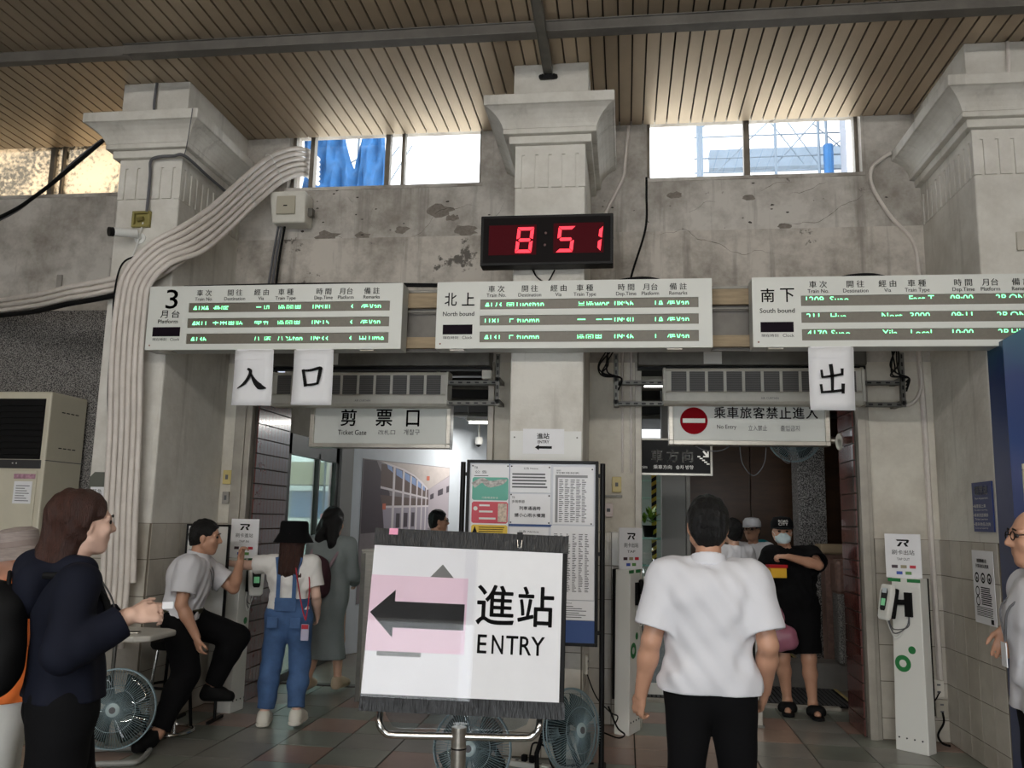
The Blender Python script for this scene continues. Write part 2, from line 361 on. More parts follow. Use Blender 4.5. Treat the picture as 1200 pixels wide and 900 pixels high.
wall('door_1', MB().box(-3.34, -3.25, 6.96, 7.06, 0, 2.86).box(-3.25, -3.2, 6.98, 7.06, 0, 2.86).box(-1.13, -1.08, 6.95, 7.06, 0, 2.86), fr, bevel=.004)
wall('door_2', MB().box(.08, .135, 6.95, 7.06, 0, 2.86).box(1.81, 1.87, 6.95, 7.05, 0, 2.86).box(1.87, 1.90, 6.97, 7.06, 0, 2.86), fr, bevel=.004)
# ------------------------------------------------------------------ clerestory windows
def window(name, h, posts, gm, thin=()):
    x0, x1, z0, z1 = h; t = thing(name, None, None, ((x0 + x1) / 2, 7.12, z0), kind='structure'); c = (x0 + x1) / 2; hh = z1 - z0
    fm = mat('window_frame', S(132, 124, 112), .5, .3, var=.3)
    MB().box(x0 - c, x1 - c, -.03, .03, 0, .022).box(x0 - c, x0 - c + .03, -.03, .03, 0, hh).box(x1 - c - .03, x1 - c, -.03, .03, 0, hh).box(x0 - c, x1 - c, -.03, .03, hh - .02, hh).build('window_frame', fm, t)
    for p, w in posts: MB().box(p - c - w / 2, p - c + w / 2, -.04, .03, 0.02, hh - .02).build('mullion', fm, t)
    e = [x0 - c + .03] + [p - c for p, _ in posts] + [x1 - c - .03]
    for a, b in zip(e, e[1:]): MB().box(a + .01, b - .01, -.004, .004, .02, hh - .02).build('pane', gm, t)
    MB().box(x0 - c - .02, x1 - c + .02, -.13, .1, -.03, 0.0).build('window_sill', M_wall, t)
    return t
window('window_1', W1, [(-5.43, .045), (-5.32, .02)], M_dirty)
window('window_2', W2, [(-2.84, .04), (-2.13, .045), (-1.985, .03)], M_glass)
window('window_3', W3, [(1.03, .05)], M_glass)
# ------------------------------------------------------------------ corridor shell behind the doorways
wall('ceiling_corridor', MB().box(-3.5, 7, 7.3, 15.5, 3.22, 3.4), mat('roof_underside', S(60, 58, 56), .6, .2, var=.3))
wall('trim_9', MB().box(-3.6, 7, 7.3, 15.6, 3.4, 3.44), mat('pale_bounce', S(205, 200, 190), .8))  # unseen pale slab added to bounce daylight up through the high windows
wall('wall_corridor_right', MB().box(6.8, 7, 7.3, 22, 0, 3.3), M_low)
# cracks and flaked patches in the plaster
M_crack = mat('crack_dark', S(70, 64, 58), .95); M_flake = mat('bare_cement', S(136, 128, 119), .95, var=.35, vscale=30)
rc = random.Random(21)
def crack(x, z, L_, ang, y=6.984, w=.002):
    P = [(x, z)]; a = ang
    for i in range(int(L_ / .03)): a += rc.uniform(-.5, .5) + (ang - a) * .3; P.append((P[-1][0] + .03 * math.cos(a), P[-1][1] + .03 * math.sin(a)))
    v = []; n = len(P)
    for i, (px, pz) in enumerate(P): q = w * math.sin(PI * (i + .3) / n) * rc.uniform(.4, 1.3); v += [(px, y, pz + q), (px, y, pz - q)]
    MB().add(v, [(2 * i, 2 * i + 2, 2 * i + 3, 2 * i + 1) for i in range(n - 1)]).build('crack', M_crack, WB)
def flake(x, z, r, y=6.984, m=None, n=14):
    MB().add([(x + r * 1.4 * math.cos(2 * PI * k / n) * rc.uniform(.5, 1.1), y, z + r * .7 * math.sin(2 * PI * k / n) * rc.uniform(.5, 1.1)) for k in range(n)], [tuple(range(n))]).build('flake', m or M_flake, WB)
WB = bpy.data.objects['wall_back']
for a in ((-2.8, 3.99, 1.2, 0), (-1.9, 3.95, .8, .1), (.2, 3.97, 1.2, 0), (1.2, 3.99, 1.0, -.03), (-2.45, 4.42, .3, -1.3), (-2.2, 4.3, .25, -1.4), (1.1, 4.3, .3, .2), (1.35, 4.28, .35, .3), (-1.2, 4.1, .3, .4), (.5, 4.15, .3, .1)): crack(*a, y=6.998 if a[1] > 3.98 else 6.984)
for a in ((-1.62, 4.22, .10), (-1.5, 4.15, .05), (-1.38, 4.03, .10), (-1.95, 4.05, .06), (-2.3, 4.0, .07), (-2.62, 4.0, .1), (1.02, 4.26, .05), (.42, 4.3, .05), (1.3, 4.0, .05)): flake(*a, y=6.9985 if a[1] > 3.98 else 6.984)
for i in range(46): flake(rc.uniform(-3.0, 2.3), rc.uniform(4.0, 4.45), rc.uniform(.005, .016), y=6.9975, m=M_crack, n=7)
# ------------------------------------------------------------------ outside, seen through the high windows
M_fac = mat('pale_facade', S(236, 238, 240), .7)
M_scaf = mat('scaffold_pipe', S(84, 98, 112), .6)
M_net = mat('blue_netting', S(30, 88, 140), .8, var=.35, vscale=5)
bd = thing('building', 'white building behind scaffolding beyond the high windows', 'building', (0, 16, 0))
MB().box(-16, 16, 0, 1, 0, 14).build('wall', M_fac, bd)
MB().box(1.6, 6, -.25, 0, 8.25, 8.62).build('floor_band', mat('blue_grey_band', S(92, 106, 120), .7, var=.2), bd)
MB().box(-5.9, 1, -.25, 0, 7.9, 8.0).build('floor_band', M_scaf, bd)
sf = thing('scaffolding', 'steel tube scaffolding in front of the white building', 'scaffolding', (2.2, 12, 3.4))
for x in (-1.12, -.05, .55, .66, 1.2): MB().cyl((x, 0, -3.4), (x, 0, 5.6), .022 if x > -1 else .05, 8).build('upright', M_scaf, sf)
for z in (3.2, 3.42, 3.75, 4.3): MB().cyl((-1.2, .03, z), (2.2, .03, z), .013, 8).build('ledger', M_scaf, sf)
for a, b in (((-.9, 3.2), (.3, 4.4)), ((.35, 3.3), (-.55, 4.6)), ((-.05, 3.3), (.75, 4.2)), ((.6, 3.2), (-.2, 4.5)), ((.7, 3.5), (1.3, 4.0)), ((1.2, 3.2), (.5, 3.9)), ((-1.1, 3.9), (-.4, 4.4))):
    MB().cyl((a[0], .05, a[1]), (b[0], .05, b[1]), .011, 8).build('brace', M_scaf, sf)
MB().cyl((.68, .0, 3.05), (.68, .0, 3.55), .07, 10).build('blue_sleeve', M_net, sf)
s2 = thing('scaffolding', 'scaffold tubes hung with blue netting', 'scaffolding', (-4.2, 12.215, 3.4))
for x in (-.2, .55, .05): MB().cyl((x, 0, -3.4), (x, 0, 5.6), .02, 8).build('upright', M_scaf, s2)
for a, b in (((-.7, 3.3), (.1, 3.75)), ((-.6, 3.75), (.3, 3.2)), ((.2, 3.2), (.7, 3.9)), ((.5, 3.2), (.9, 3.9))): MB().cyl((a[0], .05, a[1]), (b[0], .05, b[1]), .012, 8).build('brace', M_scaf, s2)
nt_ = MB(); G = 26
def nz(u, v): return .06 * math.sin(9 * u + 2 * v) + .04 * math.sin(17 * u - 5 * v)
vv = []; ff = []
for i in range(G + 1):
    for j in range(G + 1):
        u, v = i / G, j / G; x = -5.0 + 1.32 * u; top = 7.9 - (.95 * math.exp(-((u - .62) / .12) ** 2))
        z = 6.2 + (top - 6.2) * v + .05 * math.sin(7 * u); vv.append((x, 12.1 + nz(u * 3, v * 2), z))
for i in range(G):
    for j in range(G): ff.append((i * (G + 1) + j, (i + 1) * (G + 1) + j, (i + 1) * (G + 1) + j + 1, i * (G + 1) + j + 1))
o = nt_.add(vv, ff).build('safety_net', M_net, None, smooth=True, label='blue safety net draped over scaffold outside the high window', cat='net'); so = o.modifiers.new('s', 'SOLIDIFY'); so.thickness = .01
for x0, x1, lab in ((-6.2, -4.95, 'white tiled facade beside the blue net'), (3.02, 4.2, 'white tiled facade at the end of the scaffolding')):
    f_ = thing('tiled_facade', lab, 'facade', ((x0 + x1) / 2, 11.6, 3.4))
    MB().box(-(x1 - x0) / 2, (x1 - x0) / 2, 0, .3, -3.4, 6).build('wall', mat('facade_joint', S(120, 125, 135), .8), f_)
    me = MB().box(-.052, .052, -.012, .0, -.085, .085).mesh('facade_tile', M_fac)
    nx = int((x1 - x0) / .12)
    for i in range(min(nx, 9)):
        for j in range(9):
            xx = (x1 - x0) / 2 - .06 - i * .12 if x0 < 0 else -(x1 - x0) / 2 + .06 + i * .12
            link('facade_tile', me, f_, loc=(xx, 0, 2.75 + j * .18))
# ------------------------------------------------------------------ left doorway: glass screen, post, hoarding
gs = thing('glass_screen', 'dark framed glass screen along the ticket gate passage', 'glass screen', (-3.22, 8.0, 0))
fmk = mat('dark_frame', S(52, 56, 54), .4, .4)
MB().box(-.03, .03, -.2, 1.3, .0, .08).box(-.03, .03, -.2, 1.3, 2.14, 2.34).box(-.03, .03, -.2, -.1, 0, 2.34).box(-.03, .03, .66, .70, 0, 2.2).box(-.03, .03, 1.2, 1.3, 0, 2.34).build('frame', fmk, gs)
MB().box(-.006, .006, -.1, .66, .08, 2.14).build('pane', M_glass2, gs); MB().box(-.006, .006, .70, 1.2, .08, 2.14).build('pane', M_glass2, gs)
MB().box(-.05, .0, -.2, 1.3, 2.34, 3.2).build('upper_panel', M_low, gs)
MB().box(-3.3, -3.16, 9.3, 9.8, 0, 3.2).build('post', mat('grey_post', S(128, 128, 126), .5), kind='structure')
ob = thing('platform_shelter', 'pale green platform shelter seen through the glass screen', 'shelter', (-5.4, 15.0, 0), rz=-PI / 2)
MB().box(-.2, 0, -1.8, 1.8, 0, 1.4).build('wall', mat('pale_green', S(128, 150, 142), .6), ob)
MB().box(-.15, 0.02, -1.8, 1.8, 1.4, 1.5).build('rail', M_white, ob)
MB().box(-.15, .01, -1.8, 1.8, 1.5, 2.0).build('window_band', mat('pale_window', S(120, 132, 132), .4), ob)
MB().box(-.2, .02, -.6, 1.1, 1.52, 1.98).build('blue_panel', mat('sky_blue', S(80, 112, 148), .5), ob)
MB().box(-.4, .3, -1.8, 1.8, 2.1, 2.5).build('eave', mat('straw', S(140, 136, 108), .6), ob)
# hoarding: runs from (-3.2, 9.75) away to the right
hd = thing('hoarding', 'tall white hoarding with a large photo of a station hall', 'hoarding', (-3.16, 9.72, 0), rz=math.atan2(1, .445))
MB().box(0, 4.6, -.0, .08, 0, 2.95).build('panel', mat('hoarding_white', S(214, 222, 230), .4, var=.04), hd, bevel=.004)
ph = mat('photo_wall', S(150, 143, 148), .5, var=.15, vscale=5); px0, px1, pz0, pz1 = .16, 1.93, .55, 2.24
PX = lambda u: px0 + (px1 - px0) * u
PZ = lambda v: pz0 + (pz1 - pz0) * v
MB().box(px0, px1, -.006, 0, pz0, pz1).build('photo', ph, hd)
def pp(name, m, polys, dy):
    for q in polys: MB().add([(PX(u), dy, PZ(v)) for u, v in q], [tuple(range(len(q)))]).build(name, m, hd)
PC = lambda q: [((cx / 2.744 - 29) / 101, 1 - ((cy / 2.744 - 165) - 10 * (cx / 2.744 - 29) / 101) / 172) for cx, cy in q]   # picture sketched on a 2.7x grid
pp('photo_vault', mat('photo_vault', S(206, 197, 194), .5, var=.12, vscale=9), [PC([(125, 460), (356, 482), (356, 510), (285, 560), (262, 535), (235, 510), (200, 488), (160, 472)])], -.007)
pp('photo_side_wall', mat('photo_dark', S(92, 85, 92), .5), [PC([(82, 456), (118, 459), (160, 570), (165, 700), (82, 700)])], -.007)
pp('photo_gallery', mat('photo_brown', S(112, 98, 96), .5), [PC([(132, 470), (160, 472), (200, 490), (235, 512), (262, 537), (282, 562), (282, 590), (132, 545)]), PC([(132, 575), (285, 598), (285, 618), (140, 612)])], -.0075)
pp('photo_lower_hall', mat('photo_lilac', S(168, 162, 176), .5), [PC([(140, 612), (285, 618), (285, 720), (150, 720)])], -.0075)
pp('photo_pane', mat('photo_sky', S(150, 172, 214), .4), [PC(q) for q in ([(148, 470), (164, 476), (168, 500), (152, 486)], [(176, 484), (196, 494), (198, 522), (178, 508)], [(204, 498), (220, 508), (222, 536), (206, 524)], [(227, 512), (241, 522), (242, 548), (228, 538)], [(247, 527), (258, 537), (259, 558), (248, 550)], [(263, 541), (271, 548), (272, 566), (264, 560)])], -.008)
pp('photo_column', mat('photo_pale', S(222, 216, 220), .5), [PC([(x, y), (x + w, y + w * .7), (x + w, 712), (x, 712)]) for x, y, w in ((168, 476, 7), (198, 492, 6), (222, 508, 5), (243, 524, 4.5), (260, 538, 4), (274, 552, 3.5))], -.009)
pp('photo_cornice', mat('photo_pale', S(222, 216, 220), .5), [PC([(132, 545), (282, 590), (282, 596), (132, 553)]), PC([(140, 612), (285, 618), (285, 624), (140, 620)]), PC([(130, 462), (160, 470), (200, 486), (235, 508), (262, 533), (284, 560), (280, 562), (235, 514), (198, 492), (158, 476)])], -.0085)
pp('photo_far_wall', mat('photo_mauve', S(186, 178, 186), .5), [PC([(285, 560), (356, 512), (356, 700), (285, 700)])], -.0072)
pp('photo_window', mat('photo_shadow', S(84, 78, 86), .5), [PC(q) for q in ([(290, 580), (302, 574), (302, 594), (290, 598)], [(316, 565), (334, 557), (334, 580), (316, 586)], [(346, 552), (356, 548), (356, 572), (346, 576)], [(182, 640), (194, 641), (194, 690), (182, 690)], [(206, 640), (218, 641), (218, 690), (206, 690)], [(230, 640), (240, 641), (240, 690), (230, 690)])], -.0088)
pp('photo_lamp', mat('photo_lamp', S(206, 120, 100), .5), [PC([(276, 512), (286, 512), (286, 528), (276, 528)]), PC([(140, 605), (150, 605), (150, 625), (140, 625)])], -.0092)
# ------------------------------------------------------------------ right doorway interior
MB().box(.40, .66, 9.5, 9.8, 0, 3.22).build('post', mat('grey_post', S(128, 128, 126), .5), kind='structure', bevel=.01)
MB().box(.66, .70, 9.46, 9.84, 0, 3.22).build('post', M_dalu, kind='structure')
ww = thing('wood_panel_wall', None, None, (1.7, 11.4, 0), kind='structure'); ww.name = 'wall_corridor_back'
M_dw = mat('dark_veneer', S(92, 62, 38), .35, var=.35, vscale=2, stretch=(1, 1, 5))
for i in range(5): MB().box(-.99 + i * .9, -.10 + i * .9, -.02, .04, 0, 3.2).build('panel', M_dw, ww, bevel=.004)
MB().box(-1.0, 3.6, .04, .07, 0, 3.21).build('backing', M_dw, ww)
MB().box(1.92, 2.22, 9.95, 10.3, 0, 3.22).build('pillar', M_terr2, kind='structure', label='speckled granite pillar in the exit passage', bevel=.008)
pw = thing('parapet', 'low granite parapet wall with stone coping beside the exit passage', 'parapet', (2.2, 8.9, 0), kind='structure')
MB().box(-.17, 1.2, .35, .55, 0, 1.28).build('wall', mat('pink_granite', S(132, 104, 94), .35, var=.35, vscale=30), pw)
MB().box(-.22, 1.25, .3, .6, 1.28, 1.38).build('coping', mat('tan_stone', S(150, 132, 106), .5, var=.2), pw, bevel=.02)
MB().box(-.16, .08, -.1, .15, .25, 1.22).build('end_post', M_terr, pw, bevel=.03)
MB().box(-.17, .09, -.11, .16, .9, 1.24).build('end_post_cap', mat('pink_granite', S(132, 104, 94), .35), pw, bevel=.04)
MB().box(-.9, 1.1, .0, .3, 0, .25).build('plinth', M_conc, pw)
mt = thing('floor_mat', 'dark ribbed rubber mat behind the exit threshold', 'mat', (1.15, 9.3, 0))
MB().box(-.95, .84, -1.22, 1.9, .0, .012).build('base', M_rub, mt)
rb = MB()
for i in range(44): rb.box(-.94 + i * .04, -.915 + i * .04, -1.2, 1.88, .012, .017)
rb.build('ribs', mat('rubber_rib', S(64, 64, 66), .6), mt)
MB().box(.84, .87, -1.22, 1.9, 0, .016).build('edge_strip', mat('hazard_yellow', S(200, 180, 120), .6, var=.5, vscale=12), mt)
dc = thing('display_case', 'glass display shelf with a potted plant beyond the exit doorway', 'display case', (.32, 10.5, 0))
MB().box(-.16, .12, -.1, .3, 0, .85).build('cabinet', mat('dark_green', S(60, 74, 70), .4), dc)
MB().box(-.16, .12, -.12, .3, 1.36, 1.385).box(-.16, .12, -.12, .3, 1.05, 1.07).build('shelf', mat('green_glass_edge', S(140, 205, 190), .1), dc)
MB().box(-.16, .12, -.125, -.12, .85, 1.38).build('pane', M_glass, dc)
MB().box(-.10, .0, -.02, .08, 1.07, 1.2).build('box', M_white, dc)
pt = thing('potted_plant', 'leafy green plant in a dark pot on the glass shelf', 'plant', (.28, 10.5, 1.386))
MB().lathe([(.05, 0), (.07, .13), (.075, .14), (.06, .14)], seg=16).build('pot', M_rub, pt, smooth=True)
lm = mat('leaf_green', S(130, 175, 60), .5, var=.3); r2 = random.Random(5)
for i in range(26):
    a = r2.uniform(0, 2 * PI); l = r2.uniform(.08, .17); e = r2.uniform(.15, 1.3); p = Vector((r2.uniform(-.05, .05), r2.uniform(-.05, .05), .15 + r2.uniform(0, .1))); d = Vector((math.cos(a) * math.cos(e), math.sin(a) * math.cos(e), math.sin(e))) * l; s = Vector((-math.sin(a), math.cos(a), 0)) * .028
    MB().add([p, p + d * .5 + s + Vector((0, 0, .02)), p + d, p + d * .5 - s + Vector((0, 0, .02)), p + d * .5 + Vector((0, 0, .01))], [(0, 1, 4), (1, 2, 4), (2, 3, 4), (3, 0, 4)]).build('leaf', lm, pt, smooth=True)
hz = thing('hazard_post', 'black and yellow striped post beside the plant', 'post', (.36, 10.9, 0))
MB().box(-.03, .03, -.03, .03, 0, 2.3).build('post', M_blk, hz)
for i in range(14): MB().add([(-.032, -.032, .9 + i * .1), (.032, -.032, .94 + i * .1), (.032, -.032, .99 + i * .1), (-.032, -.032, .95 + i * .1)], [(0, 1, 2, 3)]).build('stripe', mat('hazard_yellow2', S(225, 195, 60), .5), hz)
# bright platform seen to the left of the grey post
pb = thing('platform_screen', 'pale green panelled screen standing behind the plant', 'screen', (.2, 12.6, 0))
MB().box(-.6, .5, 0, .05, 0, 2.4).build('panel', mat('pale_mint', S(150, 170, 162), .6), pb)
for z in (1.9, 2.15, 1.6): MB().box(-.6, .5, -.01, 0, z, z + .02).build('rail', mat('mint_line', S(150, 190, 175), .6), pb)
# corridor ceiling: beams, tubes
for i, (y, z) in enumerate(((8.0, 2.92), (9.2, 3.0), (10.6, 3.05), (12.2, 3.05))): wall('trim_%d' % (i + 5), MB().box(-3.2, 4, y, y + .12, z, z + .2), mat('roof_beam', S(70, 70, 70), .4, .5), bevel=.01)
for i, y in enumerate((8.5, 8.75, 9.8, 11.2)):
    cable('ceiling_pipe', [(-3.2, y, 2.95), (0, y + .05, 2.93), (4, y, 2.95)], .03, M_dalu, label='grey service pipe under the passage ceiling, pipe run %s of four from the doorway' % ('first', 'second', 'third', 'last')[i], cat='pipe', group='pipes under the passage ceiling')
def tube_lamp(x, y, z, L_, watt, label, rz=0., hg=.405, group=None, tilt=0., off=''):
    t = thing('hall_lamp' + off if off else 'tube_lamp', label, 'lamp', (x, y, z), rot=(tilt, 0, rz), group=group)
    MB().box(-L_ / 2, L_ / 2, -.06, .06, .03, .09).build('housing', M_white, t, bevel=.008)
    MB().cyl((-L_ / 2 + .03, 0, .01), (L_ / 2 - .03, 0, .01), .016, 10).build('tube' + off, mat('lit_tube', (1, .97, .92), emit=6), t, smooth=True)
    MB().cyl((-L_ / 2 + .02, 0, .09), (-L_ / 2 + .02, 0, hg), .008, 6).build('hanger', M_dalu, t); MB().cyl((L_ / 2 - .02, 0, .09), (L_ / 2 - .02, 0, hg), .008, 6).build('hanger', M_dalu, t)
    l = bpy.data.lights.new('lamp_light', 'AREA'); l.shape = 'RECTANGLE'; l.size = L_; l.size_y = .1; l.energy = watt; l.color = (1, .965, .91)
    o = bpy.data.objects.new('lamp_light' + off, l); COL.objects.link(o); o.parent = t; o.location = (0, 0, -.02); return o
# the two tubes seen lit through the doorways
for i, (x, y) in enumerate(((-1.5, 11.2), (.75, 8.02))):
    tube_lamp(x, y, 2.82, 1.2, CORR_W * (1, .22)[i], 'lit tube lamp under the passage ceiling %s' % ('in front of the hoarding', 'between the no entry sign and the direction sign')[i], group='passage lamps')
# hall lamps behind and above the camera: they throw the shadows seen below the departure boards
for i, x in enumerate((-4.5, -1.5, 1.5, 4.5)):
    tube_lamp(x, -1.5, 4.78, 2.4, LAMP_W, 'long tube lamp hanging over the hall', group='hall lamps', hg=.27, tilt=math.radians(52), off='_%d_offscreen' % (i + 1))
# ------------------------------------------------------------------ LED departure boards
def clip_text(mb, t, x, z, y, size, c0, c1, sx=1.):
    v, f = text_geo(t)
    if not v: return
    x0 = min(p[0] for p in v); H0 = .0; H1 = .73
    lo, hi = H0 + (H1 - H0) * c0, H0 + (H1 - H0) * c1
    for q in f:
        P = [(v[i][0] - x0, v[i][1]) for i in q]
        for s, lim in ((1, lo), (-1, -hi)):
            Q = []
            for a, b in zip(P, P[1:] + P[:1]):
                da, db = a[1] * s - lim, b[1] * s - lim
                if da >= 0: Q.append(a)
                if da * db < 0: k = da / (da - db); Q.append((a[0] + (b[0] - a[0]) * k, a[1] + (b[1] - a[1]) * k))
            P = Q
            if len(P) < 3: break
        if len(P) >= 3: mb.add([(x + p[0] * size * sx, y, z + (p[1] - lo) * size) for p in P], [tuple(range(len(P)))])
M_led = mat('led_green', (.22, 1, .42), emit=2.2)
M_ledp = mat('led_strip', S(104, 98, 86), .35, var=.12, vscale=40)
HEAD = [('車 次', 'Train No.', .223), ('開 往', 'Destination', .347), ('經 由', 'Via', .452), ('車 種', 'Train Type', .548), ('時 間', 'Dep.Time', .697), ('月台', 'Platform', .783), ('備 註', 'Remarks', .882)]
def board(x0, x1, label, big, sub, rows, clipb, hs, lsx):
    w = x1 - x0; h = .48; t = thing('departure_board', label, 'departure board', ((x0 + x1) / 2, 5.75, 2.73), group='departure boards')
    X = lambda u: -w / 2 + w * u
    Z = lambda v: h * (1 - v)
    MB().box(-w / 2, w / 2, .012, .16, 0, h).build('case', mat('case_grey', S(186, 188, 184), .4), t, bevel=.004)
    f = MB(); sl = [(.27, .42), (.51, .66), (.75, .91)]
    wall_cells(f, -w / 2, w / 2, 0, h, 0, .012, [(X(.164), X(.953), Z(b), Z(a)) for a, b in sl]); f.build('face', M_signw, t)
    for a, b in sl: MB().box(X(.164), X(.953), .008, .012, Z(b), Z(a)).build('led_strip', M_ledp, t)
    MB().box(X(.026), X(.137), -.002, .0, Z(.79), Z(.645)).build('clock_window', mat('dark_plum', S(20, 10, 22), .6, spec=.1), t)
    g = MB()
    if big == '3':
        g.fit('3', X(.07), X(.118), Z(.355), Z(.055), -.002, bold=.001); g.fit('月', X(.052), X(.082), Z(.50), Z(.385), -.002, bold=.0006); g.fit('台', X(.098), X(.13), Z(.50), Z(.385), -.002, bold=.0006)
    else:
        a, b = big
        g.fit(a, X(.03), X(.075), Z(.36), Z(.165), -.002, bold=.001); g.fit(b, X(.095), X(.142), Z(.36), Z(.165), -.002, bold=.001)
    g.fit(sub, X(.025 if big != '3' else .045), X(.142 if big != '3' else .125), Z(.515 if big != '3' else .585), Z(.45 if big != '3' else .525), -.002, bold=.0005)
    g.fit('現在時刻', X(.028), X(.085), Z(.86), Z(.815), -.002); g.fit('Clock', X(.1), X(.138), Z(.86), Z(.815), -.002)
    for zh, en, u in HEAD:
        MB().text(zh, X(u), Z(.155), -.002, .052, bold=.0006).text(en, X(u), Z(.235), -.002, .037, sx=.95, bold=.0004).build('lettering', M_ink, t)
    g.build('lettering', M_ink, t)
    MB().disc(X(.018), Z(.93), .006, -.002, 12).build('sensor', mat('sensor_red', S(120, 60, 40), .3), t)
    led = MB(); cu = [.182, .262, .43, .522, .655, .80, .842]
    for k, row in enumerate(rows):
        a, b = sl[k]
        for u, s in zip(cu, row):
            if s:
                c0, c1 = clipb
                size = hs / ((c1 - c0) * .73)
                clip_text(led, s, X(u), Z((a + b) / 2) - hs / 2 + (h * (b - a) / 2 - hs / 2 - .004 if c0 > .4 else 0), .006, size, c0, c1, sx=lsx)
    led.build('led_text', M_led, t)
    MB().box(-w / 2 + .1, -w / 2 + .2, .02, .1, -.008, 0).box(w / 2 - .3, w / 2 - .2, .02, .1, -.008, 0).build('clip', M_alu, t)
    return t
board(-3.50, -1.57, 'long white departure board headed 3 with green lights', '3', 'Platform', [('4184', '基隆', '三坑', '區間車', '09:00', '3', '準Van'), ('4811', '王田車站', '學五', '區間車', '09:15', '3', '準Van'), ('4136', '', '八 堵', '八斗ten', '09:33', '3', '中Time')], (.3, .68), .027, .62)
board(-1.32, .585, 'long white departure board headed north bound', ('北', '上'), 'North bound', [('4123', '開Tuoshan', '', '莒區wor', '08:56', '1A', '準Van'), ('1181', '上 tuomn', '', '一二三一', '09:30', '1A', '準Van'), ('4131', '上 tuomn', '', '區間車二', '09:36', '1', '準Van')], (.3, .68), .027, .62)
board(.85, 2.78, 'long white departure board headed south bound', ('南', '下'), 'South bound', [('1209', 'Suao', '', 'Fast T', '09:00', '2B', 'ON'), ('211', 'Hua', 'Nort', '3000', '09:11', '2B', 'ON'), ('4170', 'Suao', 'Yila', 'Local', '10:00', '2B', 'HN')], (.45, 1.0), .026, 1.0)
for x0, x1, lab in ((-3.45, -.81, 'left and middle pillars'), (-.29, 2.39, 'middle and right pillars')):
    t = thing('sign_support', 'wooden batten frame carrying departure boards between ' + lab, 'support frame', ((x0 + x1) / 2, 6.0, 2.75), group='sign support frames'); w = (x1 - x0) / 2
    MB().box(-w, w, -.08, -.04, .32, .43).build('batten', M_wood, t); MB().box(-w, w, -.08, -.04, .02, .1).build('batten', M_wood, t)
    MB().box(-w, w, -.03, .0, -.0, .44).build('back_panel', M_beam, t); MB().box(-w, w, -.085, -.07, .285, .295).box(-w, w, -.085, -.07, .43, .45).build('rail', M_dalu, t)
# ------------------------------------------------------------------ red clock
ck = thing('wall_clock', 'black digital clock with red digits reading 8 51 on the middle pillar', 'clock', (-.555, 5.80, 3.34))
cw, ch = .945, .372
MB().box(-cw / 2, cw / 2, 0, .12, 0, ch).build('case', M_blk, ck, bevel=.006)
MB().box(-cw / 2 + .02, cw / 2 - .02, -.003, 0, .02, ch - .02).build('front', mat('clock_glass', S(10, 5, 6), .5, spec=.1), ck)
U = lambda px: -cw / 2 + cw * (px - 564) / 155
V = lambda py: ch * (310 - py) / 59.
MB().box(U(574), U(630), -.006, -.003, V(298), V(263)).box(U(650), U(708), -.006, -.003, V(297), V(262)).build('digit_window', mat('dark_red_window', S(74, 4, 16), .6, spec=.1), ck)
def seg7(mb, x, z, w, h, on, y=-.008, th=.024, sl=.10):
    g = .006; m = h / 2
    S7 = {'a': [(0, h), (w, h), (w - th, h - th), (th, h - th)], 'd': [(0, 0), (th, th), (w - th, th), (w, 0)], 'g': [(th * .6, m), (th, m + th / 2), (w - th, m + th / 2), (w - th * .6, m), (w - th, m - th / 2), (th, m - th / 2)],
          'f': [(0, h - g), (th, h - th - g), (th, m + th / 2 + g), (0, m + g)], 'b': [(w, h - g), (w, m + g), (w - th, m + th / 2 + g), (w - th, h - th - g)],
          'e': [(0, m - g), (th, m - th / 2 - g), (th, th + g), (0, g)], 'c': [(w, m - g), (w, g), (w - th, th + g), (w - th, m - th / 2 - g)]}
    for k in on: q = S7[k]; mb.add([(x + a + b * sl, y, z + b) for a, b in q], [tuple(range(len(q)))])
M_red = mat('led_red', (1, .035, .06), emit=1.5)
for px, on in ((605, 'abcdefg'), (653, 'afgcd'), (685, 'bc')):
    d = MB(); seg7(d, U(px), V(296), .118, .19, on); d.build('digit', M_red, ck)
MB().disc(U(641), V(273), .009, -.005, 14).disc(U(640), V(287), .009, -.005, 14).build('colon', mat('dim_red', S(70, 14, 20), .3), ck)
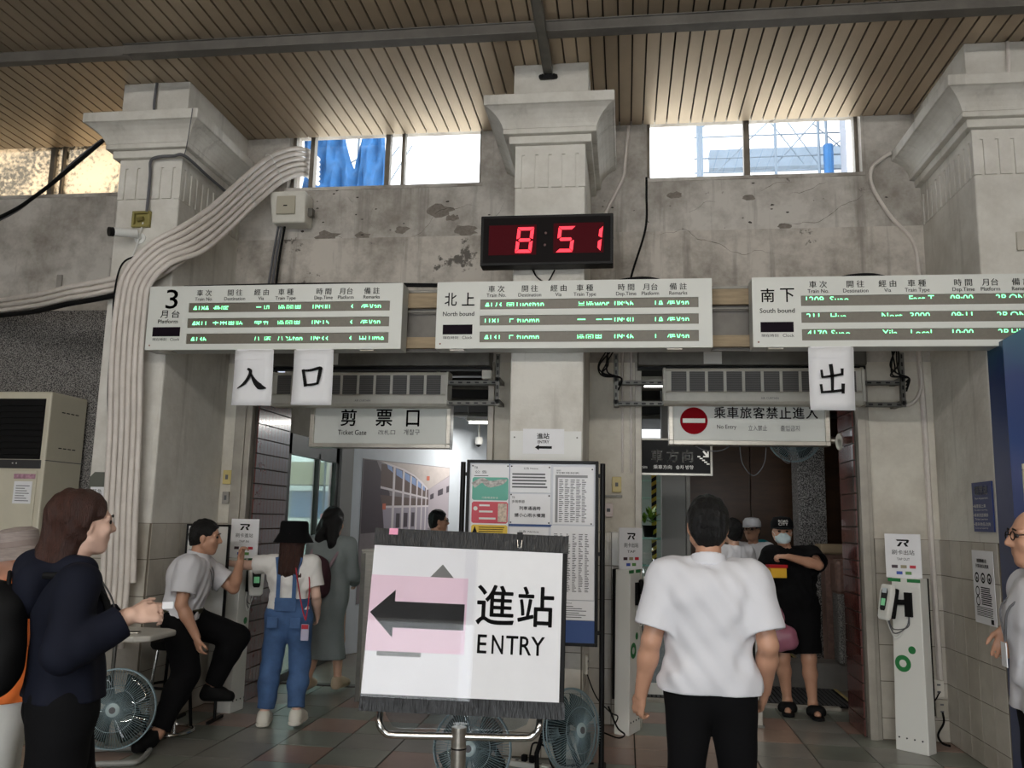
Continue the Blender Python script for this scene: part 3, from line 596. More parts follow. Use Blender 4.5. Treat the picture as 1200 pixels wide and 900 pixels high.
# ------------------------------------------------------------------ paper characters hanging from the boards
def brush(mb, pts, wd, y=-.003):     # a stroke of varying width in XZ
    P = [Vector((p[0], 0, p[1])) for p in pts]; P = spline(P, 6); n = len(P); wv = [wd[0] + (wd[-1] - wd[0]) * 0 for _ in P]
    W_ = [float(np.interp(i / (n - 1), np.linspace(0, 1, len(wd)), wd)) for i in range(n)]; L = []; R = []
    for i in range(n):
        t = (P[min(i + 1, n - 1)] - P[max(i - 1, 0)]).normalized(); nn = Vector((-t.z, 0, t.x)); L.append(P[i] + nn * W_[i]); R.append(P[i] - nn * W_[i])
    v = [(p.x, y, p.z) for p in L + R]; mb.add(v, [(i, i + 1, n + i + 1, n + i) for i in range(n - 1)])
    return mb
def hang(x0, x1, zb, label, strokes, fold=True):
    zt = 2.722; t = thing('paper_sign', label, 'paper sign', ((x0 + x1) / 2, 5.735, zb)); w = (x1 - x0) / 2; h = zt - zb
    b = MB(); n = 8; v = []; f = []
    for i in range(n + 1):
        for j in range(5):
            a = i / n; u = j / 4; v.append(((-w + 2 * w * u), .010 * math.sin(a * 2.6 + u) - .004, h * a))
    for i in range(n):
        for j in range(4): f.append((i * 5 + j, i * 5 + j + 1, (i + 1) * 5 + j + 1, (i + 1) * 5 + j))
    o = b.add(v, f).build('sheet', M_paper, t, smooth=True); s = o.modifiers.new('s', 'SOLIDIFY'); s.thickness = .001
    c = MB()
    for pts, wd in strokes: brush(c, [(-w + 2 * w * p[0], h * p[1]) for p in pts], [q * w * 1.75 for q in wd], -.009)
    c.build('brush_character', M_ink, t)
    MB().box(-w, w, -.003, .0, h - .07, h - .068).box(-w * .9, w * .9, -.002, .02, h - .004, h + .006).build('tape', M_paper, t)
hang(-2.79, -2.495, 2.32, 'hanging paper brushed with the character for enter', [([(.36, .66), (.44, .62), (.42, .53), (.31, .40), (.13, .30)], [.03, .05, .045, .045, .01]), ([(.45, .58), (.56, .44), (.70, .34), (.87, .305)], [.02, .06, .09, .015])])
hang(-2.345, -2.05, 2.325, 'hanging paper brushed with the character for mouth', [([(.26, .64), (.31, .48), (.35, .33)], [.04, .045, .05]), ([(.27, .62), (.45, .625), (.68, .665), (.72, .63)], [.025, .035, .045, .04]), ([(.70, .65), (.67, .5), (.64, .375)], [.05, .05, .035]), ([(.33, .36), (.5, .365), (.66, .39)], [.025, .035, .03])])
hang(1.20, 1.485, 2.305, 'hanging plastic covered paper brushed with the character for exit', [([(.48, .73), (.505, .55), (.50, .30)], [.05, .045, .035]), ([(.27, .64), (.29, .52)], [.03, .035]), ([(.27, .52), (.5, .54), (.73, .57)], [.025, .035, .03]), ([(.73, .66), (.73, .55)], [.04, .03]), ([(.25, .41), (.27, .29)], [.035, .03]), ([(.24, .28), (.5, .295), (.74, .315)], [.03, .035, .035]), ([(.74, .42), (.73, .26)], [.045, .04])])
# ------------------------------------------------------------------ roller shutter boxes, air curtains, hanging sign boxes
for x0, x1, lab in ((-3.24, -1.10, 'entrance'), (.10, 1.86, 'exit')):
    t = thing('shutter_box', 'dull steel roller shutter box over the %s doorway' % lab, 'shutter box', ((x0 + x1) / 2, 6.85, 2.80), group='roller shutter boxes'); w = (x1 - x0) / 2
    MB().box(-w, w, -.05, .145, .0, .24).build('cover', M_dalu, t, bevel=.01); MB().box(-w, w, .0, .08, -.022, 0).build('gap_shade_bar', M_blk, t)  # black bar paints in the shade of the gap below the box
    MB().box(-.36, -.22, -.054, -.05, .01, .11).build('bracket', M_white, t)
def air_curtain(x0, x1, z0, label):
    t = thing('air_curtain', label, 'air curtain', ((x0 + x1) / 2, 6.75, z0), group='air curtains'); w = (x1 - x0) / 2
    MB().polyx([(.16, 0), (.02, 0), (-.012, .02), (-.016, .085), (0, .1), (0, .26), (.02, .285), (.16, .285)][::-1], -w, w).build('body', M_offw, t, bevel=.004)
    n = 10; pw = (2 * w - .06) / n
    for i in range(n):
        a = -w + .03 + i * pw; g = MB().box(a + .012, a + pw - .012, -.004, .0, .095, .255)
        o = g.build('grille', mat('grille_dark', S(88, 86, 84), .6), t); q = MB()
        for k in range(9): q.box(a + .012, a + pw - .012, -.008, -.004, .102 + k * .017, .107 + k * .017)
        q.build('slat', mat('grille_slat', S(112, 110, 106), .5), o)
    for xa in (w, -w - .02): MB().polyx([(.16, 0), (.0, 0), (-.02, .02), (-.022, .1), (-.006, .27), (.02, .29), (.16, .29)][::-1], xa, xa + .02).build('end_cap', M_offw, t)
    MB().text('AIR CURTAIN', .05, .035, -.0185, .022).build('lettering', M_gink, t)
air_curtain(-2.93, -1.45, 2.455, 'long cream air curtain over the ticket gate sign')
air_curtain(.32, 1.80, 2.485, 'long cream air curtain over the no entry sign')
def box_sign(x0, x1, z0, z1, label):
    t = thing('hanging_sign', label, 'sign', ((x0 + x1) / 2 * 1.035, 6.935, 1.5556 + (z0 - 1.5556) * 1.035)); t.scale = (1.035,) * 3; w = (x1 - x0) / 2; h = z1 - z0
    MB().box(-w, w, .01, .1, 0, h).build('light_box', M_signw, t)
    f = wall_cells(MB(), -w - .012, w + .012, -.012, h, -.012, .11, [(-w + .022, w - .022, .022, h)]); f.build('frame', M_alu, t, bevel=.003)
    for x in (-w * .8, w * .8): MB().box(x - .012, x + .012, .03, .054, h, (2.802 - t.location.z) / 1.035).build('hanger', M_dalu, t)
    return t, w, h
t, w, h = box_sign(-2.55, -1.40, 2.12, 2.47, 'hanging steel framed sign for the ticket gate')
g = MB(); g.fit('剪', -.33, -.20, .165, .30, .003, bold=.002); g.fit('票', -.035, .10, .165, .30, .003, bold=.002); g.fit('口', .22, .325, .165, .295, .003, bold=.002)
g.fit('Ticket Gate', -.35, -.11, .092, .132, .003); g.build('lettering', M_ink, t)
g = MB(); g.fit('改札口', -.01, .13, .095, .135, .003); g.fit('개찰구', .2, .335, .095, .14, .003); g.build('lettering', M_gink, t)
t, w, h = box_sign(.35, 1.53, 2.17, 2.50, 'hanging steel framed no entry sign with a red disc')
MB().disc(-.41, .175, .105, .003, 40).build('red_disc', mat('sign_red', S(138, 10, 24), .8, spec=.1), t); MB().quad(-.495, -.325, .158, .192, .001).build('white_bar', M_signw, t)
g = MB()
for i, c in enumerate('乘車旅客禁止進入'): g.fit(c, -.255 + i * .098, -.17 + i * .098, .195, .283, .003, bold=.0012)
g.fit('No Entry', -.235, -.09, .105, .145, .003); g.build('lettering', M_ink, t)
g = MB(); g.fit('立入禁止', .0, .14, .1, .143, .003); g.fit('출입금지', .24, .38, .1, .143, .003); g.build('lettering', M_gink, t)
# slotted angle brackets beside the air curtains
def slotted(name, par, a, b, wd=.035):
    a = Vector(a); b = Vector(b); m = MB(); d = (b - a); L = d.length; vert = abs(d.z) > abs(d.x)
    if vert: m.box(a.x - wd / 2, a.x + wd / 2, a.y, a.y + .004, a.z, b.z).box(a.x - wd / 2, a.x - wd / 2 + .004, a.y, a.y + wd, a.z, b.z)
    else: m.box(a.x, b.x, a.y, a.y + .004, a.z - wd / 2, a.z + wd / 2).box(a.x, b.x, a.y, a.y + wd, a.z - wd / 2, a.z - wd / 2 + .004)
    o = m.build(name, M_dalu, par); q = MB(); n = int(L / .06)
    for i in range(n):
        p = a + d * ((i + .5) / n)
        if vert: q.box(p.x - .006, p.x + .006, a.y - .001, a.y, p.z - .016, p.z + .016)
        else: q.box(p.x - .016, p.x + .016, a.y - .001, a.y, p.z - .006, p.z + .006)
    q.build('slots', M_blk, o)
for x, lab, ls in ((-1.02, 'entrance air curtain beside the middle pillar', -1), (-.07, 'exit air curtain beside the middle pillar', 1), (2.09, 'exit air curtain beside the right pillar', -1)):
    t = thing('slotted_bracket', 'slotted steel angle bracket holding the ' + lab, 'bracket', (x, 6.72, 2.48))
    slotted('upright', t, (0, 0, -.02), (0, 0, .40)); e = {-1.02: -.412, -.07: .372, 2.09: -.272}[x]
    slotted('arm', t, (min(0, e), .005, 0), (max(0, e), .005, 0)); slotted('arm', t, (min(0, e), .02, .17), (max(0, e), .02, .17))
    MB().box(-.02, .02, 0, .27, .18, .21).box(-.02, .02, 0, .27, .0, .03).build('wall_arm', M_dalu, t)
    if x != -1.02:
        r = random.Random(int(x * 50))
        for i in range(5): cable('wire', [(-.05 + r.uniform(-.03, .03), -.01, .42), (-.06 + r.uniform(-.08, .04), -.03, .30), (-.1 * r.random() - .02, -.03, .2 + .06 * r.random()), (.04, -.02, .2), (.02, -.01, .08 + .1 * r.random())], .006, M_rub, t)
    else: MB().box(-.13, -.05, .0, .06, .2, .27).build('junction_box', M_offw, t, bevel=.006)
# ------------------------------------------------------------------ conduit bundles
M_cond = mat('white_conduit', S(214, 206, 198), .45, var=.12, vscale=9, bump=.1, bscale=160)
TRK = [(-2.935, 7.42, 4.80), (-2.925, 7.15, 4.765), (-2.97, 6.97, 4.70), (-3.07, 6.78, 4.55), (-3.17, 6.48, 4.22), (-3.25, 6.17, 3.87), (-3.32, 5.93, 3.62)]
BRA = [(-3.465, 5.79, 3.47), (-3.622, 5.77, 3.28), (-3.66, 5.78, 3.04), (-3.665, 5.80, 2.62), (-3.65, 5.83, 2.17), (-3.62, 5.83, 1.55), (-3.59, 5.83, 1.05), (-3.59, 5.83, .6)]
BRB = [(-3.43, 5.85, 3.46), (-3.62, 5.885, 3.37), (-3.95, 5.88, 3.29), (-4.3, 5.95, 3.26), (-4.7, 6.15, 3.26), (-5.33, 6.5, 3.31), (-6.07, 6.8, 3.33)]
UP_ = Vector((0, 0, 1)); LF_ = Vector((-1, 0, 0)); NA_ = [UP_] * 6 + [UP_ + LF_ * .25, UP_ * .7 + LF_ * .8, UP_ * .3 + LF_] + [LF_] * 6
def bundle(path, N_, u, w):       # the tube lying u across and w behind the middle of the bundle
    P = [Vector(p) for p in path]; out = []
    for k, p in enumerate(P):
        t = (P[min(k + 1, len(P) - 1)] - P[max(k - 1, 0)]).normalized(); n = (N_[k] - t * N_[k].dot(t)).normalized(); out.append(p + n * u + t.cross(n) * w[k])
    return out
for i in range(6):
    P = bundle(TRK + BRA, NA_, .046 * (2.5 - i), [-.026] * 7 + [-.01] + [0] * 7)
    cable('conduit', P[:-1] if i in (0, 5) else P, .0215, M_cond, n=6, seg=10, label='white conduit sweeping down the left pillar, %s from the top of its bundle' % ('first', 'second', 'third', 'fourth', 'fifth', 'sixth')[i], cat='conduit', group='white conduits down the left pillar')
for i in range(4):
    P = bundle(TRK + BRB, [UP_] * 14, .0455 * (.3 - i), [.026] * 7 + [0] * 7)
    if i == 3: P = P[8:]
    cable('conduit', P, .021, M_cond if i < 3 else M_rub, n=6, seg=10, label='white conduit branching left along the granite wall, %s from the top' % ('first', 'second', 'third')[i] if i < 3 else 'black cable branching left along the granite wall', cat='conduit', group='conduits along the granite wall' if i < 3 else None)
for k, c in ((3, 0), (4, 0)):
    p = Vector(TRK[k]); t = (Vector(TRK[k + 1]) - Vector(TRK[k - 1])).normalized(); n = (UP_ - t * t.z).normalized(); b = t.cross(n)
    MB().tube([tuple(p + n * u + b * w) for u, w in ((.12, -.052), (.139, -.03), (.139, 0), (.07, .048), (-.06, .051), (-.10, .03), (-.139, -.02), (-.125, -.05), (0, -.0525))], .003, 6, closed=True).build('cable_tie', M_white, smooth=True, label='thin white tie wrapped round the conduit bundle', cat='cable tie', group='conduit ties')
cable('cable', [(-3.72, 5.93, 3.52), (-3.80, 5.84, 3.42), (-3.835, 5.83, 3.2), (-3.83, 5.84, 2.9), (-3.825, 5.86, 2.4), (-3.79, 5.93, 1.9), (-3.79, 5.93, 1.85)], .007, M_rub, label='thin black cable running down beside the white conduits', cat='cable')
cable('cable', [(-4.02, 5.78, 4.40), (-4.24, 5.8, 4.23), (-4.61, 5.9, 4.03), (-5.01, 6.0, 3.88), (-6.2, 6.4, 3.7)], .016, M_rub, label='thick black cable hanging diagonally from the left pillar capital', cat='cable', group='diagonal cables')
cable('cable', [(-4.03, 5.77, 4.40), (-4.27, 5.81, 4.25), (-4.60, 5.91, 4.05), (-5.01, 6.02, 3.87), (-6.2, 6.4, 3.7)], .008, M_gink, label='thin grey cable twisted along the thick diagonal cable', cat='cable')
cable('cable', [(.03, 6.98, 4.93), (.0, 6.98, 4.6), (-.02, 6.98, 4.45), (-.15, 6.98, 4.18), (-.27, 6.97, 3.9)], .016, M_cond, label='white pipe bending down beside the middle pillar', cat='pipe')
cable('cable', [(.18, 6.98, 4.46), (.18, 6.98, 4.3), (.17, 6.98, 4.0), (.05, 6.98, 3.58), (.02, 6.97, 3.3)], .009, M_rub, label='black cable hanging below the scaffold window', cat='cable')
cable('cable', [(2.165, 6.965, 4.60), (2.10, 6.975, 4.56), (2.02, 6.98, 4.49), (2.0, 6.98, 4.38), (2.04, 6.98, 4.25), (2.15, 6.98, 4.05), (2.30, 6.98, 3.85), (2.335, 6.98, 3.6), (2.335, 6.98, 3.1)], .016, M_cond, label='pale pipe curving down beside the right pillar', cat='pipe')
cable('cable', [(2.30, 6.98, 3.0), (2.315, 6.98, 2.4), (2.32, 6.98, 1.4), (2.33, 6.98, .45)], .022, M_cond, label='pale upright pipe in the corner above the sockets', cat='pipe')
cable('cable', [(2.1, 6.95, 2.50), (2.22, 6.93, 2.52), (2.29, 6.93, 2.65), (2.29, 6.95, 2.85)], .014, M_cond, label='short pale pipe looping to the slotted bracket', cat='pipe')
cable('cable', [(-.66, 5.92, 3.34), (-.62, 5.88, 3.27), (-.55, 5.87, 3.235), (-.50, 5.90, 3.33)], .006, M_rub, label='loose black wire between the clock and the board', cat='wire')
for x, lab in ((.10, 'north'), (1.6, 'south')): cable('cable', [(x - .2, 5.86, 3.215), (x - .08, 5.85, 3.24), (x + .06, 5.85, 3.245), (x + .2, 5.86, 3.215)], .012, M_rub, label='black cable looped on top of the %s bound board' % lab, cat='cable')
for i, z in enumerate((3.225, 3.24, 3.23)): cable('cable', [(-3.3, 5.85 + .02 * i, z), (-2.6, 5.84 + .02 * i, z + .004), (-1.9, 5.86, z), (-1.2, 5.9 + .01 * i, z - .005)], .009, M_rub, label='black cable lying along the top of the platform 3 board', cat='cable', group='cables on the platform 3 board')
for i, x in enumerate((-.02, .05)): cable('cable', [(x, 6.985, 3.0), (x, 6.985, 2.4), (x, 6.985, 1.95)], .009, M_cond, label='thin pale cable running down to the yellow switch', cat='cable', group='cables above the switch')
# ------------------------------------------------------------------ fittings on pillars and walls
sp = thing('wall_speaker', 'cream wall loudspeaker below the conduit bundle', 'speaker', (-2.93, 6.80, 4.07))
MB().frustum((-.13, .17, -.0, .18, 0), (-.16, .17, -.03, .18, .28)).build('case', M_offw, sp, bevel=.015)
MB().box(-.085, .085, -.032, -.01, .07, .235).build('grille', mat('beige_panel', S(176, 170, 152), .6), sp, bevel=.006)
MB().box(-.02, .015, -.034, -.03, .14, .15).build('badge', M_ink, sp)
MB().box(.17, .21, .06, .12, .08, .15).build('bracket', M_dalu, sp); MB().box(-.05, .06, .15, .2, .02, .26).build('wall_plate', M_offw, sp)
for i in range(3): cable('cable', [(-2.98 - .03 * i, 6.9, 4.08), (-3.02 - .03 * i, 6.92, 3.8), (-3.04 - .035 * i, 6.93, 3.5), (-3.06 - .03 * i, 6.95, 3.2)], .011, M_gink if i else M_rub, label='cable hanging down the wall from the loudspeaker', cat='cable', group='cables below the loudspeaker')
cc = thing('security_camera', 'white bullet security camera on the left pillar', 'camera', (-3.74, 5.95, 3.655))
cam_b = MB().cyl((.0, -.06, .02), (-.115, -.20, -.01), .034, 16); cam_b.build('body', M_white, cc, smooth=True)
MB().cyl((-.108, -.19, -.008), (-.128, -.216, -.014), .036, 16).build('lens', M_blk, cc, smooth=True); MB().cyl((0, 0, 0), (0, -.05, .01), .02, 12).cyl((0, 0, 0), (0, -.012, 0), .045, 16).build('mount', M_white, cc, smooth=True)
jb = thing('junction_box', 'open yellowed junction box on the left pillar', 'junction box', (-3.735, 5.945, 3.80))
wall_cells(MB(), -.075, .075, -.06, .07, -.03, .0, [(-.055, .055, -.04, .05)]).build('case', mat('old_yellow', S(150, 140, 80), .6, var=.3), jb, bevel=.004)
MB().box(-.055, .055, -.004, .0, -.04, .05).build('inside', mat('old_yellow', S(150, 140, 80), .6), jb); MB().cyl((-.03, -.02, .0), (.02, -.02, .01), .018, 8).build('terminal', mat('olive', S(110, 100, 50), .6), jb)
cable('cable', [(-3.69, 5.92, 3.86), (-3.69, 5.92, 4.15), (-3.69, 5.91, 4.27), (-3.63, 5.90, 4.30), (-3.50, 5.90, 4.305), (-3.40, 5.90, 4.30), (-3.40, 6.3, 4.29), (-3.40, 6.8, 4.285)], .013, M_gink, label='grey conduit from the junction box round the pillar moulding', cat='conduit')
cable('cable', [(-3.72, 5.93, 3.78), (-3.74, 5.92, 3.62), (-3.78, 5.92, 3.45), (-3.72, 5.9, 3.3)], .006, M_white, label='thin white wire below the junction box', cat='wire')
cable('cable', [(-3.27, 5.72, 4.60), (-3.28, 5.73, 4.52), (-3.36, 5.84, 4.36), (-3.41, 5.90, 4.30)], .004, M_gink, label='thin wire hanging over the left capital', cat='wire')
cable('cable', [(-3.70, 5.92, 4.62), (-3.70, 5.90, 4.75), (-3.70, 5.91, 4.93)], .012, M_gink, label='short pipe above the left capital', cat='pipe')
cable('cable', [(2.62, 5.92, 4.62), (2.64, 5.90, 4.72), (2.65, 5.91, 4.93)], .014, M_cond, label='short pipe above the right capital', cat='pipe')
def plate(name, label, cat, c, w, h, col, rough=.4, dots=(), rz=0.):
    t = thing(name, label, cat, c, rz=rz); MB().box(-w / 2, w / 2, -.022, 0, -h / 2, h / 2).build('plate', mat('plate_%d_%d_%d' % tuple(int(q * 99) for q in col), col, rough, var=.1), t, bevel=.004)
    for (x, z, a, b) in dots: MB().box(x - a, x + a, -.026, -.022, z - b, z + b).build('button', M_gink, t)
    return t
plate('light_switch', 'yellowed light switch beside the brown tiled jamb', 'switch', (-3.385, 6.995, 1.865), .075, .12, S(202, 184, 120), dots=((0, 0, .012, .02),))
plate('light_switch', 'yellowed light switch beside the exit door frame', 'switch', (-.065, 6.995, 1.855), .075, .125, S(202, 184, 120), dots=((0, 0, .012, .016),))
plate('wall_socket', 'pinkish metal socket plate below the exit switch', 'socket', (-.13, 6.995, 1.65), .07, .11, S(205, 190, 186), dots=((0, 0, .014, .014),))
plate('wall_socket', 'rusty grey socket plate below the entrance switch', 'socket', (-3.385, 6.995, 1.69), .06, .1, S(150, 145, 138), dots=((0, 0, .01, .02),))
plate('cover_plate', 'small square cover plate high on the right pillar', 'cover plate', (2.69, 5.948, 3.49), .13, .13, S(190, 184, 172))
plate('wall_socket', 'upper white socket beside the tap out reader', 'socket', (2.31, 6.985, .385), .075, .125, S(214, 208, 196), dots=((0, .03, .012, .006), (0, -.02, .012, .006)))
plate('wall_socket', 'lower grey socket beside the tap out reader', 'socket', (2.325, 6.985, .245), .085, .13, S(170, 164, 150), dots=((0, .03, .012, .006), (0, -.02, .012, .006)))
plate('wall_box', 'small grey box on the granite wall above the cables', 'box', (-5.15, 6.995, 3.62), .05, .14, S(150, 146, 140))
MB().box(-.20, -.02, 6.975, 6.99, 1.755, 1.77).build('wall_bracket', M_dalu, label='thin steel bar below the exit switch', cat='bar')
# paper ENTRY notice on a white board on the middle pillar
wbd = thing('white_board', 'white panel screwed to the middle pillar', 'panel', (-.55, 5.948, 1.70)); MB().box(-.25, .25, -.008, 0, 0, .475).build('panel', M_white, wbd, bevel=.002)
for x in (-.22, .22): MB().cyl((x, -.008, .43), (x, -.012, .43), .006, 8).build('screw', M_dalu, wbd)
ep = thing('paper_notice', 'small paper entry notice with left arrow on the middle pillar', 'notice', (-.565, 5.938, 2.015)); MB().box(-.145, .145, -.002, 0, 0, .175).build('sheet', M_paper, ep)
g = MB().fit('進站', -.045, .04, .105, .145, -.004, bold=.0008).fit('ENTRY', -.04, .04, .074, .094, -.004, bold=.0004); g.add([(-.06, -.004, .045), (-.03, -.004, .025), (-.03, -.004, .036), (.06, -.004, .036), (.06, -.004, .054), (-.03, -.004, .054), (-.03, -.004, .065)], [tuple(range(7))]); g.build('lettering', M_ink, ep)
# ------------------------------------------------------------------ air conditioner by the granite wall
ac = thing('floor_air_conditioner', 'tall cream floor standing air conditioner against the granite wall', 'air conditioner', (-5.05, 6.42, 0))
M_acw = mat('aged_cream', S(206, 200, 180), .45, var=.1, vscale=2)
MB().box(-.36, .36, 0, .48, 0, 2.52).build('cabinet', M_acw, ac, bevel=.012)
MB().box(-.36, .315, -.004, .0, 1.96, 2.46).build('outlet', M_blk, ac)  # flat black sheet paints the recess shade behind the black louvres
for i in range(9): MB().box(-.355, .31, -.02, .0, 2.0 + i * .05, 2.008 + i * .05).build('louvre', M_blk, ac)
MB().box(-.36, .33, -.014, 0, 1.885, 1.955).build('control_strip', mat('charcoal', S(52, 52, 54), .4), ac, bevel=.003)
MB().text('◂ ◂', .1, 1.91, -.016, .05).build('lettering', M_white, ac)
MB().box(-.36, .31, -.012, 0, .15, 1.87).build('front_panel', M_acw, ac, bevel=.006)
nt = MB().box(.12, .28, -.015, -.012, 1.60, 1.78).build('notice', M_paper, ac); q = MB()
for i in range(7): q.box(.14, .26 - .02 * (i % 3), -.017, -.015, 1.62 + i * .02, 1.626 + i * .02)
q.build('print', M_gink, nt, kind='stuff'); MB().box(.11, .30, -.015, -.012, 1.80, 1.84).build('tape', mat('pink_print', S(196, 150, 168), .6, var=.5, vscale=40), ac)
MB().box(.36, .364, .0, .48, 1.95, 1.956).build('seam', M_gink, ac)
for z in (2.06, 2.36):
    for i in range(4): MB().box(.36, .363, .15 + i * .06, .19 + i * .06, z, z + .008).build('slot', M_blk, ac)
fb = thing('call_box', 'dark grey box with a white label on the left pillar', 'box', (-3.86, 5.945, 1.47)); MB().poly([(-.075, 0), (.075, 0), (.075, .37), (-.04, .37), (-.075, .33)], -.05, 0).build('case', mat('olive_grey', S(92, 94, 86), .5), fb, bevel=.006)
MB().box(-.055, .07, -.053, -.05, .13, .26).build('label', M_paper, fb); MB().text('緊急', .0, .21, -.055, .04).text('求助鈴', .0, .15, -.055, .035).build('lettering', M_ink, fb); MB().box(-.07, .07, -.06, -.05, 0, .09).build('tray', mat('brown_plastic', S(96, 76, 64), .5), fb)
# ------------------------------------------------------------------ table, phone, stool
tb = thing('side_table', 'small pale folding table beside the left pillar', 'table', (-3.28, 5.45, 0))
MB().polyz([(-.5, -.22), (.20, -.22), (.28, -.16), (.28, .16), (.20, .22), (-.5, .22)], .735, .775).build('table_top', mat('pale_laminate', S(200, 198, 190), .35, var=.08), tb, bevel=.012)
for x in (-.44, -.16):
    for y in (-.17, .17): MB().cyl((x, y, 0), (x, y, .735), .014, 10).build('leg', M_dalu, tb, smooth=True)
MB().box(-.45, -.15, -.18, -.165, .08, .11).build('rail', M_dalu, tb)
ph_ = thing('phone', 'dark smartphone lying on the pale table', 'phone', (-3.20, 5.36, .776), rz=.3); MB().box(-.075, .075, -.038, .038, 0, .008).build('body', M_alu, ph_, bevel=.003); MB().box(-.071, .071, -.034, .034, .008, .009).build('screen', M_blk, ph_)
sx, sy, sh = -3.238, 6.035, .648
st = thing('bar_stool', 'round black bar stool with chrome ring base under the seated man', 'stool', (sx, sy, 0))
MB().lathe([(.02, sh - .06), (.145, sh - .06), (.158, sh - .04), (.158, sh - .01), (.14, sh + .005), (.02, sh + .008)], seg=28).build('seat', M_rub, st, smooth=True)
for k in range(4):
    a = PI / 4 + k * PI / 2; MB().cyl((.11 * math.cos(a), .11 * math.sin(a), sh - .06), (.165 * math.cos(a), .165 * math.sin(a), .03), .012, 10).build('leg', M_chrome if k in (2, 3) else M_rub, st, smooth=True)
MB().tube([(.178 * math.cos(a), .178 * math.sin(a), .02) for a in np.linspace(0, 2 * PI, 29)[:-1]], .013, 8, closed=True).build('base_ring', M_chrome, st, smooth=True)
MB().tube([(.145 * math.cos(a), .145 * math.sin(a), .33) for a in np.linspace(0, 2 * PI, 29)[:-1]], .010, 8, closed=True).build('foot_ring', M_rub, st, smooth=True)
eb = thing('display_board', 'white display board with a black frame behind the seated man', 'board', (-3.235, 6.42, 0), rz=.05)
MB().box(-.165, .165, .0, .015, .62, 1.46).build('panel', M_white, eb); wall_cells(MB(), -.175, .175, .61, 1.47, -.006, .02, [(-.16, .16, .625, 1.455)]).build('frame', M_blk, eb)
MB().text('Entry', -.125, 1.36, -.002, .06, 'l').build('lettering', M_gink, eb); brush(MB(), [(-.13, 1.1), (-.07, 1.3), (.02, 1.36)], [.004, .006, .004], -.002).build('arc_print', mat('pale_grey', S(180, 184, 188), .6), eb)
for x in (-.15, .15): MB().cyl((x, .02, 0), (x, .02, .62), .012, 8).box(x - .012, x + .012, -.1, .16, 0, .02).build('leg', M_blk, eb)
